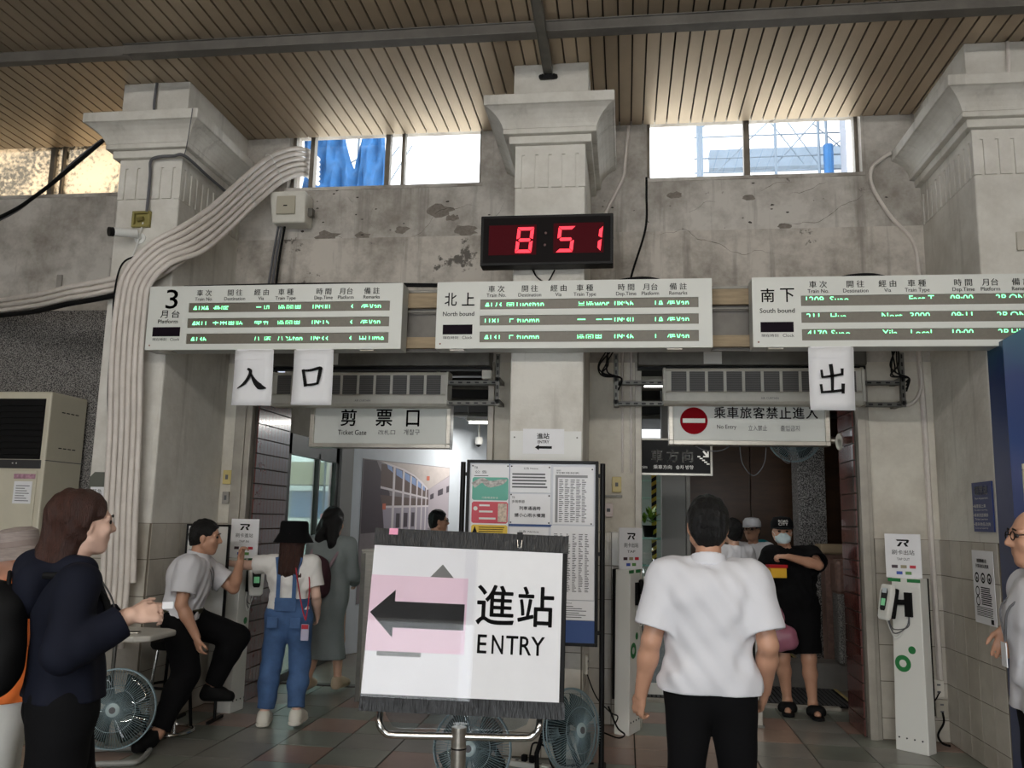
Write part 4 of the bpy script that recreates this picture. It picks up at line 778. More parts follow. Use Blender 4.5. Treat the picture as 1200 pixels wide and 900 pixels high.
# ------------------------------------------------------------------ card reader posts
M_kw = mat('kiosk_white', S(228, 228, 222), .38); M_green = mat('kiosk_green', S(44, 128, 70), .45)
def logo_r(mb, x, z, s, y):        # slanted letter mark
    mb.add([(x + a * s, y, z + b * s) for a, b in ((-.9, .5), (.75, .5), (.9, .38), (.75, .02), (.45, -.05), (.75, -.5), (.38, -.5), (.1, -.02), (.45, .1), (.52, .28), (-.72, .28))], [tuple(range(11))])
    mb.add([(x + a * s, y, z + b * s) for a, b in ((-.35, .14), (0, .14), (-.42, -.5), (-.8, -.5))], [(0, 1, 2, 3)])
def kiosk(loc, rz, label, zh, en, H_=1.20, sign_rz=0., wside=.235, reader_dx=.0, reader_out=.11, reader_rz=0.):
    t = thing('card_reader_post', label, 'card reader', loc, rz=rz); w = wside / 2
    MB().poly([(-w, 0), (w, 0), (w * .98, H_), (-w * .78, H_)], -.06, .06).build('body', M_kw, t, bevel=.006)
    for i in range(4): MB().cyl((-w + .03 + i * .055, -.0605, .09), (-w + .03 + i * .055, -.064, .09), .006, 8).build('bolt', M_blk, t)
    MB().box(-w - .004, w, .058, .075, .25, H_).build('back_strip', M_rub, t)
    MB().disc(-.035, .60, .058, -.063, 32, r0=.026).build('green_ring', M_green, t); MB().disc(.035, .70, .027, -.063, 24).build('green_dot', M_green, t)
    sg = MB(); R_ = Matrix.Translation((-.01, -.03, H_)) @ Matrix.Rotation(sign_rz, 4, 'Z')
    sg.T = R_; sg.box(-.12, .12, -.006, .006, 0, .315); so = sg.build('sign_plate', M_paper, t, bevel=.002)
    def P_(mb): mb.T = R_; return mb
    b = P_(MB()); logo_r(b, 0, .25, .05, -.008); b.fit(zh, -.075, .075, .165, .20, -.008); b.fit(en, -.042, .042, .125, .143, -.008); b.build('lettering', M_ink, so)
    for (x, z, c) in ((-.06, .08, S(60, 40, 50)), (0, .08, S(150, 140, 110)), (.06, .08, S(190, 30, 50)), (-.03, .035, S(50, 80, 170)), (.03, .035, S(90, 140, 70))):
        P_(MB()).box(x - .02, x + .02, -.008, -.006, z - .011, z + .011).build('payment_mark', mat('mark_%d' % int(c[0] * 999), c, .5), so)
    MB().box(-w, -w * .2, -.063, -.06, H_ - .028, H_ - .004).build('green_stripe', M_green, t); MB().box(w * .2, w, -.063, -.06, H_ - .028, H_ - .004).build('green_stripe', M_green, t)
    # reader head on an arm
    RT = Matrix.Translation((reader_dx, -.06 - reader_out, .90)) @ Matrix.Rotation(reader_rz, 4, 'Z') @ Matrix.Rotation(-.2, 4, 'X')
    def Q_(): m = MB(); m.T = RT; return m
    hd_ = Q_().poly([(-.055, .02), (-.04, 0), (.04, 0), (.055, .02), (.065, .2), (.055, .255), (-.055, .255), (-.065, .2)], -.025, .02).build('reader', M_kw, t, bevel=.012)
    Q_().box(-.055, .055, .02, .055, .02, .235).build('reader_back', M_rub, hd_, bevel=.01)
    Q_().poly([(-.03, .08), (-.02, .065), (.02, .065), (.03, .08), (.036, .2), (.025, .225), (-.025, .225), (-.036, .2)], -.028, -.025).build('reader_face', M_blk, hd_)
    Q_().box(-.022, .022, -.030, -.028, .10, .15).build('reader_screen', mat('screen_green', S(120, 190, 140), .3, emit=.3), hd_); Q_().box(-.025, .025, -.030, -.028, .19, .225).build('reader_pad', mat('screen_pale', S(215, 225, 230), .3), hd_)
    MB().tube([(reader_dx, -.06 - reader_out + .04, 1.02), (reader_dx * .5 + .02, -.09, 1.03), (.03, -.06, 1.03)], .018, 8).box(.005, .055, -.085, -.06, .93, 1.1).build('arm', M_rub, t)
    for i in range(3): cable('wire', [(reader_dx + .01 * i, -.04 - reader_out, .92), (reader_dx * .6, -.10 - .01 * i, .78 + .03 * i), (.0 + .01 * i, -.075, .86), (.03, -.07, .95)], .004, M_gink if i else M_white, t)
    return t
kiosk((2.045, 6.69, 0), -math.radians(42), 'white tap out card reader post with green ring by the right pillar', '刷卡出站', 'TAP OUT', sign_rz=math.radians(22), reader_dx=-.11, reader_out=.10, reader_rz=-.5)
kiosk((.02, 6.80, 0), math.radians(68), 'white tap card reader post with black back beside the exit door frame', '刷卡出站', 'TAP', sign_rz=math.radians(-25), reader_dx=.05, reader_out=.12, reader_rz=.4)
kiosk((-3.13, 6.80, 0), math.radians(84), 'white tap in card reader post with sign beside the brown jamb', '刷卡進站', 'TAP IN', wside=.2, sign_rz=math.radians(-84), reader_dx=.0, reader_out=.10, reader_rz=-.9)
# ------------------------------------------------------------------ notice board on a black tubular stand
nb = thing('notice_board', 'black framed notice board on tubular stand with timetables', 'notice board', (-.605, 5.60, 0))
MB().box(-.42, .42, .008, .03, .79, 1.935).build('panel', mat('panel_grey', S(206, 208, 214), .5), nb); MB().box(-.415, .415, .002, .008, .795, .932).build('blue_strip', mat('panel_blue', S(44, 74, 130), .5), nb); MB().box(-.155, .135, .003, .008, 1.515, 1.53).box(-.155, -.147, .003, .008, 1.53, 1.92).build('blue_tape', mat('panel_blue', S(44, 74, 130), .5), nb)
wall_cells(MB(), -.435, .435, .775, 1.945, -.008, .034, [(-.415, .415, .795, 1.925)]).build('frame', M_blk, nb, bevel=.003)
for x in (-.462, .462):
    p = MB().cyl((x, .01, .02), (x, .01, 1.93), .017, 12).build('post', M_blk, nb, smooth=True); MB().box(x - .025, x + .025, -.22, .24, 0, .03).build('foot', M_blk, nb, bevel=.006)
    for z in (.86, 1.35, 1.85): MB().box(min(x, x * .93), max(x, x * .93), .0, .02, z - .012, z + .012).build('clamp', M_blk, nb)
def sheet(x0, x1, z0, z1, dy=0.): return MB().box(x0, x1, -.0 - dy, .006, z0, z1).build('sheet', M_paper, nb)
def lines(par, x0, x1, z0, z1, n, y, th=.35, m=None, seed=1, jag=.15):
    r = random.Random(seed); q = MB(); d = (z1 - z0) / n
    for i in range(n): q.box(x0, x1 - (x1 - x0) * jag * r.random(), y - .001, y, z0 + d * i, z0 + d * (i + th))
    return q.build('print', m or M_gink, par, kind='stuff')
s1 = sheet(-.405, -.15, 1.34, 1.915)
MB().fit('公 告', -.38, -.30, 1.855, 1.875, -.0015).fit('TR', -.385, -.36, 1.885, 1.9, -.0015).box(-.385, -.29, -.0015, -.001, 1.838, 1.842).build('lettering', M_ink, s1)
for z0, z1, c, nm in ((1.68, 1.83, S(92, 170, 150), 'green_panel'), (1.53, 1.67, S(200, 70, 84), 'red_panel'), (1.455, 1.52, S(226, 190, 60), 'yellow_panel')):
    o = MB().poly([(-.395, z0 + .01), (-.385, z0), (-.165, z0), (-.155, z0 + .01), (-.155, z1 - .01), (-.165, z1), (-.385, z1), (-.395, z1 - .01)], -.003, -.0005).build(nm, mat(nm, c, .5), s1)
    if nm == 'green_panel':
        brush(MB(), [(-.39, 1.775), (-.33, 1.81), (-.28, 1.785), (-.2, 1.80), (-.165, 1.815)], [.02, .016, .022, .018, .004], -.0045).build('train_print', mat('train_grey', S(200, 196, 190), .5, var=.6, vscale=60), s1); MB().fit('行動電源安全', -.33, -.22, 1.69, 1.703, -.0045).build('lettering', M_white, s1)
    elif nm == 'red_panel':
        for i, z in enumerate((1.64, 1.60, 1.555)): MB().box(-.345, -.255 + .02 * (i - 1), -.0045, -.003, z, z + .012).build('print', M_white, s1)
        MB().disc(-.37, 1.625, .014, -.0045, 20).build('ban_mark', M_white, s1); MB().box(-.22, -.162, -.0045, -.003, 1.54, 1.66).build('picture', mat('picture_pale', S(225, 205, 185), .5, var=.5, vscale=70), s1)
    else:
        MB().add([(-.39, -.0045, 1.462), (-.352, -.0045, 1.462), (-.371, -.0045, 1.512)], [(0, 1, 2)]).build('warning_mark', M_ink, s1); lines(s1, -.345, -.17, 1.462, 1.515, 4, -.0035, m=M_ink, jag=.1)
s2_ = sheet(-.145, .125, 1.735, 1.915); MB().fit('公告 Notice', -.055, .04, 1.885, 1.90, -.0015).build('lettering', M_ink, s2_); lines(s2_, -.13, .11, 1.765, 1.87, 5, -.0005, .5, M_gink, 3)
s3 = sheet(-.145, .125, 1.53, 1.725); MB().fit('多雨季節', -.13, -.045, 1.665, 1.685, -.0015).fit('列車通過時', -.08, .06, 1.62, 1.645, -.0015, bold=.0004).fit('請小心雨水噴濺', -.11, .09, 1.575, 1.6, -.0015, bold=.0004).fit('TR', -.13, -.11, 1.695, 1.708, -.0015).build('lettering', M_ink, s3)
s4 = sheet(.14, .405, 1.535, 1.905); MB().fit('列車時刻表', .16, .31, 1.86, 1.872, -.0015).fit('2025', .16, .19, 1.877, 1.886, -.0015).build('lettering', M_ink, s4)
MB().box(.155, .365, -.0012, -.0005, 1.835, 1.852).box(.155, .172, -.0012, -.0005, 1.545, 1.835).build('table_head', mat('table_grey', S(140, 140, 142), .6), s4)
for i in range(5): lines(s4, .18 + i * .037, .212 + i * .037, 1.55, 1.83, 22, -.0005, .42, seed=20 + i, jag=.5)
s5 = sheet(.13, .41, 1.06, 1.525, .002)
for i in range(6): lines(s5, .15 + i * .04, .178 + i * .04, 1.11, 1.48, 34, -.0025, .45, seed=40 + i, jag=.6)
s6 = sheet(.14, .412, .935, 1.055); MB().fit('公告 Notice', .16, .27, 1.035, 1.046, -.0015).build('lettering', M_ink, s6); lines(s6, .16, .39, .95, 1.03, 6, -.0005, .35, seed=50, jag=.5)
s7 = sheet(-.405, -.155, .95, 1.33); lines(s7, -.39, -.2, 1.24, 1.31, 4, -.0005, .3, seed=60)
s8 = sheet(-.145, .115, .95, 1.51); MB().fit('公告 Notice', -.08, .05, 1.475, 1.49, -.0015).build('lettering', M_ink, s8); lines(s8, -.13, .1, 1.2, 1.45, 10, -.0005, .35, seed=61)
pin = MB().lathe([(.005, 0), (.005, .006), (.002, .008)], axis='y', seg=8).mesh('pin', M_blk)
for x, z in ((-.395, 1.905), (-.16, 1.905), (-.135, 1.905), (.115, 1.90), (.395, 1.89), (-.135, 1.72), (.115, 1.715), (.115, 1.54), (-.135, 1.54), (-.16, 1.345), (.39, 1.54)): link('pin', pin, nb, loc=(x, .0, z))
# ------------------------------------------------------------------ big ENTRY sign on a chrome stand
en_ = thing('entry_sign', 'large taped paper entry sign with pink left arrow on chrome stand', 'sign', (-.73, 3.93, 0), rz=math.radians(7.4))
bw, bh = .905, .80
BT = Matrix.Translation((0.01, -.03, .70)) @ Matrix.Rotation(math.radians(1.3), 4, 'Y') @ Matrix.Rotation(math.radians(-9), 4, 'X')
def E_(): m = MB(); m.T = BT; return m
EX = lambda u: -bw / 2 + bw * u
EZ = lambda v: bh * (1 - v)
bdj = E_().box(-bw / 2, bw / 2, 0, .03, 0, bh).build('board', mat('board_dark', S(22, 22, 23), .6, spec=.2), en_, bevel=.004)
M_tape = mat('shiny_black_tape', S(20, 20, 21), .28, bump=.5, bscale=40, stretch=(3, 1, .4))
E_().box(-bw / 2 - .004, bw / 2 + .004, -.006, .034, EZ(.095), bh + .004).build('tape', M_tape, en_); E_().box(-bw / 2 - .004, bw / 2 + .004, -.006, .034, -.004, EZ(.915)).build('tape', M_tape, en_)
E_().box(EX(0), EX(.50), -.004, 0, EZ(.925), EZ(.085)).build('sheet', M_paper, en_); E_().box(EX(.50), EX(.975), -.0045, 0, EZ(.925), EZ(.095)).build('sheet', M_paper, en_)
E_().box(EX(.0), EX(.495), -.007, -.004, EZ(.685), EZ(.265)).build('pink_sheet', mat('pink_paper', S(232, 202, 216), .5, var=.05), en_)
a_ = E_(); y_ = -.009
a_.add([(EX(u), y_, EZ(v)) for u, v in ((.008, .475), (.13, .345), (.13, .41), (.485, .41), (.485, .555), (.13, .555), (.13, .61))], [tuple(range(7))]); a_.build('arrow', mat('arrow_black', S(14, 14, 14), .55, spec=.25), en_)
E_().add([(EX(.30), -.0055, EZ(.265)), (EX(.42), -.0055, EZ(.265)), (EX(.36), -.0055, EZ(.19))], [(0, 1, 2)]).build('old_arrow_tip', mat('arrow_grey', S(96, 96, 92), .4), en_); E_().box(EX(.06), EX(.28), -.0055, -.004, EZ(.71), EZ(.685)).build('old_arrow_edge', mat('arrow_grey', S(96, 96, 92), .4), en_)
for c, u0, u1 in (('進', .545, .735), ('站', .755, .935)): E_().fit(c, EX(u0), EX(u1), EZ(.515), EZ(.295), -.0065, bold=.002).build('character', M_ink, en_)
for i, c in enumerate('ENTRY'): E_().fit(c, EX((.56, .632, .703, .772, .828)[i]), EX((.605, .688, .762, .828, .895)[i]), EZ(.672), EZ(.572), -.0065, bold=.001).build('letter', M_ink, en_)
M_film = glass_mat('clear_film', (.99, .99, .995), .014)
E_().box(EX(.0), EX(.53), -.0115, -.0105, EZ(.93), EZ(.09)).build('plastic_film', M_film, en_); E_().box(EX(.475), EX(.54), -.0125, -.0118, EZ(.93), EZ(.1)).build('clear_tape', M_film, en_)
E_().box(EX(.07), EX(.115), -.008, -.006, EZ(.015) - .012, EZ(.0) + .005).build('pink_tab', mat('pink_tab', S(240, 160, 190), .6), en_)
cl = E_().box(EX(.735), EX(.765), -.012, .04, EZ(.03), EZ(.0) + .012).build('binder_clip', M_blk, en_); E_().tube([(EX(.738), -.012, EZ(.03)), (EX(.742), -.018, EZ(.075)), (EX(.758), -.018, EZ(.075)), (EX(.762), -.012, EZ(.03))], .0022, 6).build('clip_wire', M_chrome, cl)
MB().tube(spline([(-.36, .05, .80), (-.36, .03, .70), (-.355, -.0, .645), (-.33, .0, .612), (-.28, .0, .60), (0, .0, .60), (.28, .0, .60), (.33, .0, .612), (.355, .0, .645), (.36, .03, .70), (.36, .05, .80)], 6), .0165, 12).build('frame_tube', M_chrome, en_, smooth=True)
MB().poly([(-.335, .68), (-.30, .63), (-.27, .622), (.24, .622), (.30, .65), (.33, .72), (.33, .76), (-.335, .76)], .03, .034).build('acrylic_panel', glass_mat('hazy_acrylic', (.8, .84, .86), .12), en_)
MB().cyl((0, 0, .02), (0, 0, .64), .033, 20).cyl((0, 0, .555), (0, 0, .56), .035, 20).build('pole', M_alu, en_, smooth=True); MB().cyl((0, 0, .548), (0, 0, .554), .0345, 20).build('pole_ring', M_blk, en_); MB().lathe([(.02, 0), (.2, 0), (.2, .012), (.05, .03), (.034, .05)], seg=32).build('base', M_alu, en_, smooth=True)
# ------------------------------------------------------------------ floor fans
M_fang = mat('fan_grille', S(126, 146, 152), .35, .1); M_fanb = glass_mat('fan_blade', (.35, .45, .48), .12)
def fan(label, loc, rz, tilt, R=.235, hub=.30, mount='floor', haze=True):
    t = thing('floor_fan' if mount == 'floor' else 'wall_fan', label, 'fan', loc, rz=rz)
    T_ = Matrix.Translation((0, 0, hub)) @ Matrix.Rotation(tilt, 4, 'X')
    def F_(): m = MB(); m.T = T_; return m
    ring = lambda r, y, th: F_().tube([(r * math.cos(a), y, r * math.sin(a)) for a in np.linspace(0, 2 * PI, 49)[:-1]], th, 6, closed=True)
    for nm, s in (('front_grille', -1), ('rear_grille', 1)):
        g = ring(R, .012 * s, .005).build(nm, M_fang, t, smooth=True); b = F_()
        n = 84
        for k in range(n):
            a = 2 * PI * k / n + (.15 if s > 0 else 0); c, d = math.cos(a), math.sin(a); c2, d2 = math.cos(a + .16), math.sin(a + .16)
            b.tube([(.035 * c, s * .075, .035 * d), (R * .55 * c2, s * .072, R * .55 * d2), (R * .9 * c2, s * .05, R * .9 * d2), (R * c2, s * .012, R * d2)], .0016, 3, cap=False)
        b.build('grille_wire', M_fang, g, kind='stuff'); ring(R * .55, s * .072, .002).build('grille_ring', M_fang, g)
    F_().lathe([(.002, .085), (.03, .084), (.042, .078), (.042, .072), (.002, .07)], axis='y', seg=24).build('badge', mat('badge_pale', S(168, 186, 188), .4), t, smooth=True)
    F_().lathe([(.02, .0865), (.02, .0855)], axis='y', seg=20).build('badge_ring', M_gink, t)
    for k in range(4):
        a0 = k * PI / 2; b = F_(); v = []; f = []
        for i in range(7):
            for j in range(7):
                r = .03 + (R * .88 - .03) * i / 6; aa = a0 + (j / 6) * (1.25 - .15 * i / 6) + .25 * i / 6; v.append((r * math.cos(aa), -.02 + .05 * j / 6, r * math.sin(aa)))
        for i in range(6):
            for j in range(6): f.append((i * 7 + j, (i + 1) * 7 + j, (i + 1) * 7 + j + 1, i * 7 + j + 1))
        o = b.add(v, f).build('blade', M_fanb, t, smooth=True); s_ = o.modifiers.new('s', 'SOLIDIFY'); s_.thickness = .003
    F_().lathe([(.03, -.21), (.075, -.2), (.085, -.15), (.085, -.09), (.05, -.078)], axis='y', seg=20).build('motor', M_rub, t, smooth=True)
    if mount == 'floor':
        MB().tube(spline([(-.2, -.16, .018), (-.21, .08, .018), (-.15, .15, .018), (.15, .15, .018), (.21, .08, .018), (.2, -.16, .018), (.12, -.2, .018), (-.12, -.2, .018), (-.2, -.16, .018)], 5), .018, 8).build('base', mat('base_grey', S(150, 152, 148), .5), t, smooth=True)
        for s in (-1, 1): MB().tube([(s * .2, .08, .02), (s * .15, .14, hub * .6), (s * .08, .14, hub)], .014, 8).build('bracket', M_rub, t, smooth=True)
    else:
        MB().tube(spline([(0, .14, hub), (.06, .16, hub + .03), (.20, .12, hub - .0), (.36, .06, hub - .03)], 5), .03, 10).build('arm', M_alu, t, smooth=True); MB().lathe([(.07, 0), (.075, .02), (.06, .04)], c=(.385, .05, hub - .04), axis='x', seg=16).build('wall_plate', M_offw, t)
    return t
fan('grey floor fan under the pale side table', (-3.25, 5.38, 0), math.radians(18), math.radians(-4), R=.245, hub=.30)
fan('teal floor fan seen edge on beside the notice board foot', (-.31, 5.30, 0), math.radians(52), math.radians(-8), R=.23, hub=.34)
fan('blue grey floor fan behind the chrome sign stand', (-.86, 5.05, 0), math.radians(-6), math.radians(-10), R=.225, hub=.27)
fan('pale green wall fan on the brown jamb behind the no entry sign', (1.40, 7.32, 2.04), math.radians(8), math.radians(12), R=.22, hub=.26, mount='wall')
ps = thing('power_strip', 'white power strip with black plugs on the floor', 'power strip', (-.62, 5.72, 0), rz=-.35)
MB().box(-.17, .17, -.03, .03, 0, .035).build('body', M_kw, ps, bevel=.006)
for i in range(5): MB().box(-.135 + i * .055, -.115 + i * .055, -.012, .012, .035, .037).build('outlet', M_gink, ps)
for i in (2, 3): MB().box(-.14 + i * .055, -.11 + i * .055, -.016, .016, .037, .075).build('plug', M_rub, ps)
for i, P in enumerate(([(-.60, 5.72, .07), (-.58, 5.76, .14), (-.50, 5.74, .12), (-.44, 5.66, .02), (-.30, 5.62, .015)], [(-.55, 5.70, .07), (-.52, 5.76, .17), (-.46, 5.78, .13), (-.40, 5.72, .03), (-.2, 5.85, .015)], [(-.11, 6.1, .32), (-.05, 6.05, .2), (.0, 6.2, .12), (-.05, 6.4, .05), (-.16, 6.5, .06)])):
    cable('floor_lead', P, .006, M_rub, label=('black cord looping from the power strip to the edge on fan', 'black cord arching from the power strip towards the exit', 'thin black cord curling at the foot of the middle pillar')[i], cat='cord')
plate('wall_socket', 'white socket low on the side of the middle pillar', 'socket', (-.283, 6.35, .55), .08, .13, S(214, 210, 198), rz=math.radians(90), dots=((0, .02, .012, .006), (0, -.03, .012, .006)))
cable('cable', [(-.28, 6.4, .5), (-.2, 6.35, .33), (-.1, 6.4, .22), (-.05, 6.6, .15), (-.08, 6.75, .05)], .005, M_rub, label='black wire trailing from the middle pillar socket', cat='wire')
cable('cable', [(2.31, 6.955, .36), (2.26, 6.93, .30), (2.18, 6.9, .26), (2.12, 6.85, .22)], .005, M_rub, label='black wire from the upper socket to the tap out post', cat='wire')
cable('cable', [(2.325, 6.955, .22), (2.31, 6.90, .16), (2.26, 6.88, .08), (2.29, 6.9, .02), (2.33, 6.85, .012)], .008, M_rub, label='thick black plug lead from the lower socket to the floor', cat='wire')
# ------------------------------------------------------------------ gate furniture
g1 = thing('gate_barrier', 'tall stainless gate barrier in the entrance doorway', 'gate', (-2.22, 7.36, 0)); MB().box(-.055, .055, 0, .75, 0, 1.26).build('panel', M_alu, g1, bevel=.01); MB().box(-.058, -.02, -.004, 0, .0, 1.24).build('edge_strip', M_dalu, g1); MB().box(-.058, .058, -.005, .755, 1.255, 1.275).build('cap', M_alu, g1)
g2 = thing('gate_post', 'stainless gate post pair in the exit doorway', 'gate', (1.0, 7.20, 0)); MB().box(.02, .07, -.03, .03, 0, 1.0).build('post', M_alu, g2, bevel=.006); MB().box(-.08, -.01, .0, .05, 0, 1.0).build('post', M_alu, g2, bevel=.006); MB().box(-.01, .02, -.01, .02, .04, .97).build('gap_strip', M_rub, g2); MB().box(-.09, .08, -.04, .06, -.0, .02).build('foot', M_dalu, g2)
g3 = thing('frosted_barrier', 'low frosted glass barrier in a pale frame inside the exit doorway', 'barrier', (.55, 8.2, 0)); wall_cells(MB(), -.38, .40, .02, .85, -.02, .02, [(-.34, .36, .12, .80)]).build('frame', M_kw, g3, bevel=.004); MB().box(-.34, .36, -.006, .006, .12, .80).build('panel', mat('frosted_panel', S(120, 130, 132), .25, var=.3, vscale=50), g3)
ds = thing('direction_sign', 'black hanging direction sign with an escalator symbol', 'sign', (.42, 8.6, 2.04)); MB().box(-.43, .42, 0, .06, 0, .335).build('panel', M_blk, ds); wall_cells(MB(), -.445, .435, -.015, .35, -.006, .066, [(-.425, .415, .005, .33)]).build('frame', M_alu, ds)
g = MB().fit('車', -.16, -.05, .115, .235, -.004, bold=.0008).fit('方', -.01, .105, .115, .235, -.004, bold=.0008).fit('向', .145, .245, .115, .235, -.004, bold=.0008).fit('Trains', -.28, -.20, .05, .08, -.004).fit('乘車方向', -.14, .04, .045, .085, -.004).fit('승차 방향', .08, .25, .045, .085, -.004)
for i in range(5): g.box(.29 + i * .022, .318 + i * .022, -.004, -.003, .165 - i * .018, .178 - i * .018)
g.add([(a, -.004, b - .04) for a, b in ((.34, .26), (.352, .272), (.385, .238), (.385, .262), (.40, .262), (.40, .205), (.345, .205), (.345, .22), (.372, .22))], [tuple(range(9))]); g.build('lettering', mat('sign_pale', S(238, 238, 234), .5), ds)
MB().cyl((-.3, .03, .33), (-.3, .03, .95), .008, 6).cyl((.3, .03, .33), (.3, .03, .95), .008, 6).build('hanger', M_dalu, ds)
for i, P in enumerate(([(.52, 6.76, 2.165), (.62, 6.76, 2.12), (.74, 6.76, 2.12), (.82, 6.76, 2.165)], [(.88, 6.76, 2.165), (.90, 6.76, 2.02), (.98, 6.76, 1.93), (1.06, 6.76, 2.02), (1.08, 6.76, 2.165)], [(1.17, 6.76, 2.165), (1.18, 6.76, 2.08), (1.24, 6.76, 2.03), (1.27, 6.76, 2.08), (1.2, 6.76, 2.165)])):
    P = [(q[0] * 1.032, 6.985, 1.5556 + (q[2] - 1.5556) * 1.034) for q in P]
    cable('hanging_wire', P, .004, M_gink, label='thin loop of wire hanging below the no entry sign, %s loop' % ('shallow', 'wide', 'narrow')[i], cat='wire')
cv = thing('security_camera', 'small white dome camera above the hoarding', 'camera', (-2.05, 11.9, 2.62)); MB().cyl((0, 0, .08), (0, 0, .4), .015, 8).build('stem', M_white, cv); MB().lathe([(.01, -.04), (.05, -.02), (.06, .03), (.05, .08), (.01, .085)], seg=16).build('dome', M_white, cv, smooth=True); MB().lathe([(.005, -.06), (.028, -.045), (.035, -.03)], c=(0, -.03, 0), seg=12).build('lens', M_blk, cv, smooth=True)
# ------------------------------------------------------------------ right pillar: ticket booth front with mural, notices
bo = thing('ticket_booth', 'blue sky mural booth front with a lit ticket window on right pillar', 'booth', (2.85, 5.94, 0), kind='structure')
mm = mat('sky_mural', S(40, 86, 150), .35); nt_m = mm.node_tree; Nn = nt_m.nodes; Ln = nt_m.links; tcn = Nn.new('ShaderNodeTexCoord'); sxyz = Nn.new('ShaderNodeSeparateXYZ'); Ln.new(tcn.outputs['Object'], sxyz.inputs[0])
nn = Nn.new('ShaderNodeTexNoise'); nn.inputs['Scale'].default_value = 2.6; Ln.new(tcn.outputs['Object'], nn.inputs[0]); mad = Nn.new('ShaderNodeMath'); mad.operation = 'MULTIPLY_ADD'; Ln.new(nn.outputs[0], mad.inputs[0]); mad.inputs[1].default_value = .5; Ln.new(sxyz.outputs[2], mad.inputs[2])
rr = Nn.new('ShaderNodeValToRGB'); mr = Nn.new('ShaderNodeMapRange'); mr.inputs['From Min'].default_value = 1.75; mr.inputs['From Max'].default_value = 3.15; Ln.new(mad.outputs[0], mr.inputs[0]); Ln.new(mr.outputs[0], rr.inputs[0])
for k, (p_, c_) in enumerate(((0, S(40, 52, 92)), (.25, S(66, 76, 118)), (.45, S(34, 60, 112)), (.75, S(20, 48, 104)), (1, S(36, 104, 116)))):
    e_ = rr.color_ramp.elements[k] if k < 2 else rr.color_ramp.elements.new(p_); e_.position = p_; e_.color = (*c_, 1)
Ln.new(rr.outputs[0], Nn['Principled BSDF'].inputs['Base Color'])
MB().poly([(-.47, .0), (-.36, 0), (-.36, 1.95), (.5, 1.95), (.5, 3.1), (.1, 3.02), (-.15, 2.92), (-.32, 2.84), (-.46, 2.755)], -.245, -.005).build('mural_panel', mm, bo)
MB().box(-.36, .5, -.245, -.005, 0, .95).build('counter_front', mm, bo)
wall_cells(MB(), -.40, .5, .93, 1.97, -.26, -.2, [(-.35, .5, .99, 1.93)]).build('window_frame', mat('cream_frame', S(214, 206, 176), .5), bo, bevel=.006); MB().box(-.36, .5, -.04, -.02, .95, 1.95).build('lit_interior', mat('lit_window', S(240, 226, 180), .6, emit=.35), bo); MB().box(-.27, -.25, -.12, -.1, .95, 1.95).build('mullion', mat('cream_frame', S(214, 206, 176), .5), bo); MB().box(-.35, .5, -.215, -.211, .99, 1.93).build('pane', M_glass, bo)
def side_sign(name, label, y0, y1, z0, z1, m): return thing(name, label, 'sign', (2.383, (y0 + y1) / 2, z0), rz=-PI / 2)
s = side_sign('information_plate', 'dark blue fare adjustment plate on the right pillar side', 5.97, 6.29, 1.545, 1.875, None); MB().box(-.16, .16, -.01, 0, 0, .33).build('plate', mat('plate_blue', S(34, 52, 110), .4), s)
g = MB().fit('補票處', -.11, .10, .245, .305, -.012, bold=.0008).fit('Fare Adjustment', -.11, .10, .212, .228, -.012); g.build('lettering', M_white, s)
for i, (a, b) in enumerate((('•補票請上車', 'Pay after boarding'), ('•乘車憑證補辦', 'Ticket service'), ('•遺失物品洽詢', 'Lost property'))): MB().fit(a, -.15, .06 + .03 * i, .158 - i * .06, .182 - i * .06, -.012).fit(b, -.13, .08, .137 - i * .06, .149 - i * .06, -.012).build('lettering', M_white, s)
s = side_sign('paper_notice', 'white black print notice taped on the right pillar tiles', 6.01, 6.35, .94, 1.42, None); MB().box(-.17, .17, -.014, -.01, 0, .48).build('sheet', M_paper, s)
MB().fit('補票請洽', -.09, .07, .40, .425, -.016, bold=.0005).fit('列車長或站務員', -.11, .1, .365, .39, -.016, bold=.0005).build('lettering', M_ink, s)
for i in range(3): MB().disc(-.1 + i * .1, .30, .035, -.016, 20, r0=.022).build('pictogram', M_ink, s); MB().disc(-.1 + i * .1, .295, .012, -.016, 10).build('pictogram', M_ink, s)
for z in (.21, .145): MB().disc(-.1, z, .033, -.016, 20, r0=.024).build('pictogram', M_ink, s)
q = MB(); r = random.Random(4)
for i in range(9): q.box(-.045, .12 - .03 * r.random(), -.016, -.0145, .125 + i * .0135, .132 + i * .0135)
for i in range(6): q.box(-.13, .13 - .03 * r.random(), -.016, -.0145, .05 + i * .011, .054 + i * .011)
q.build('print', M_ink, s, kind='stuff'); MB().box(.09, .13, -.016, -.0145, .01, .04).build('stamp', M_ink, s)
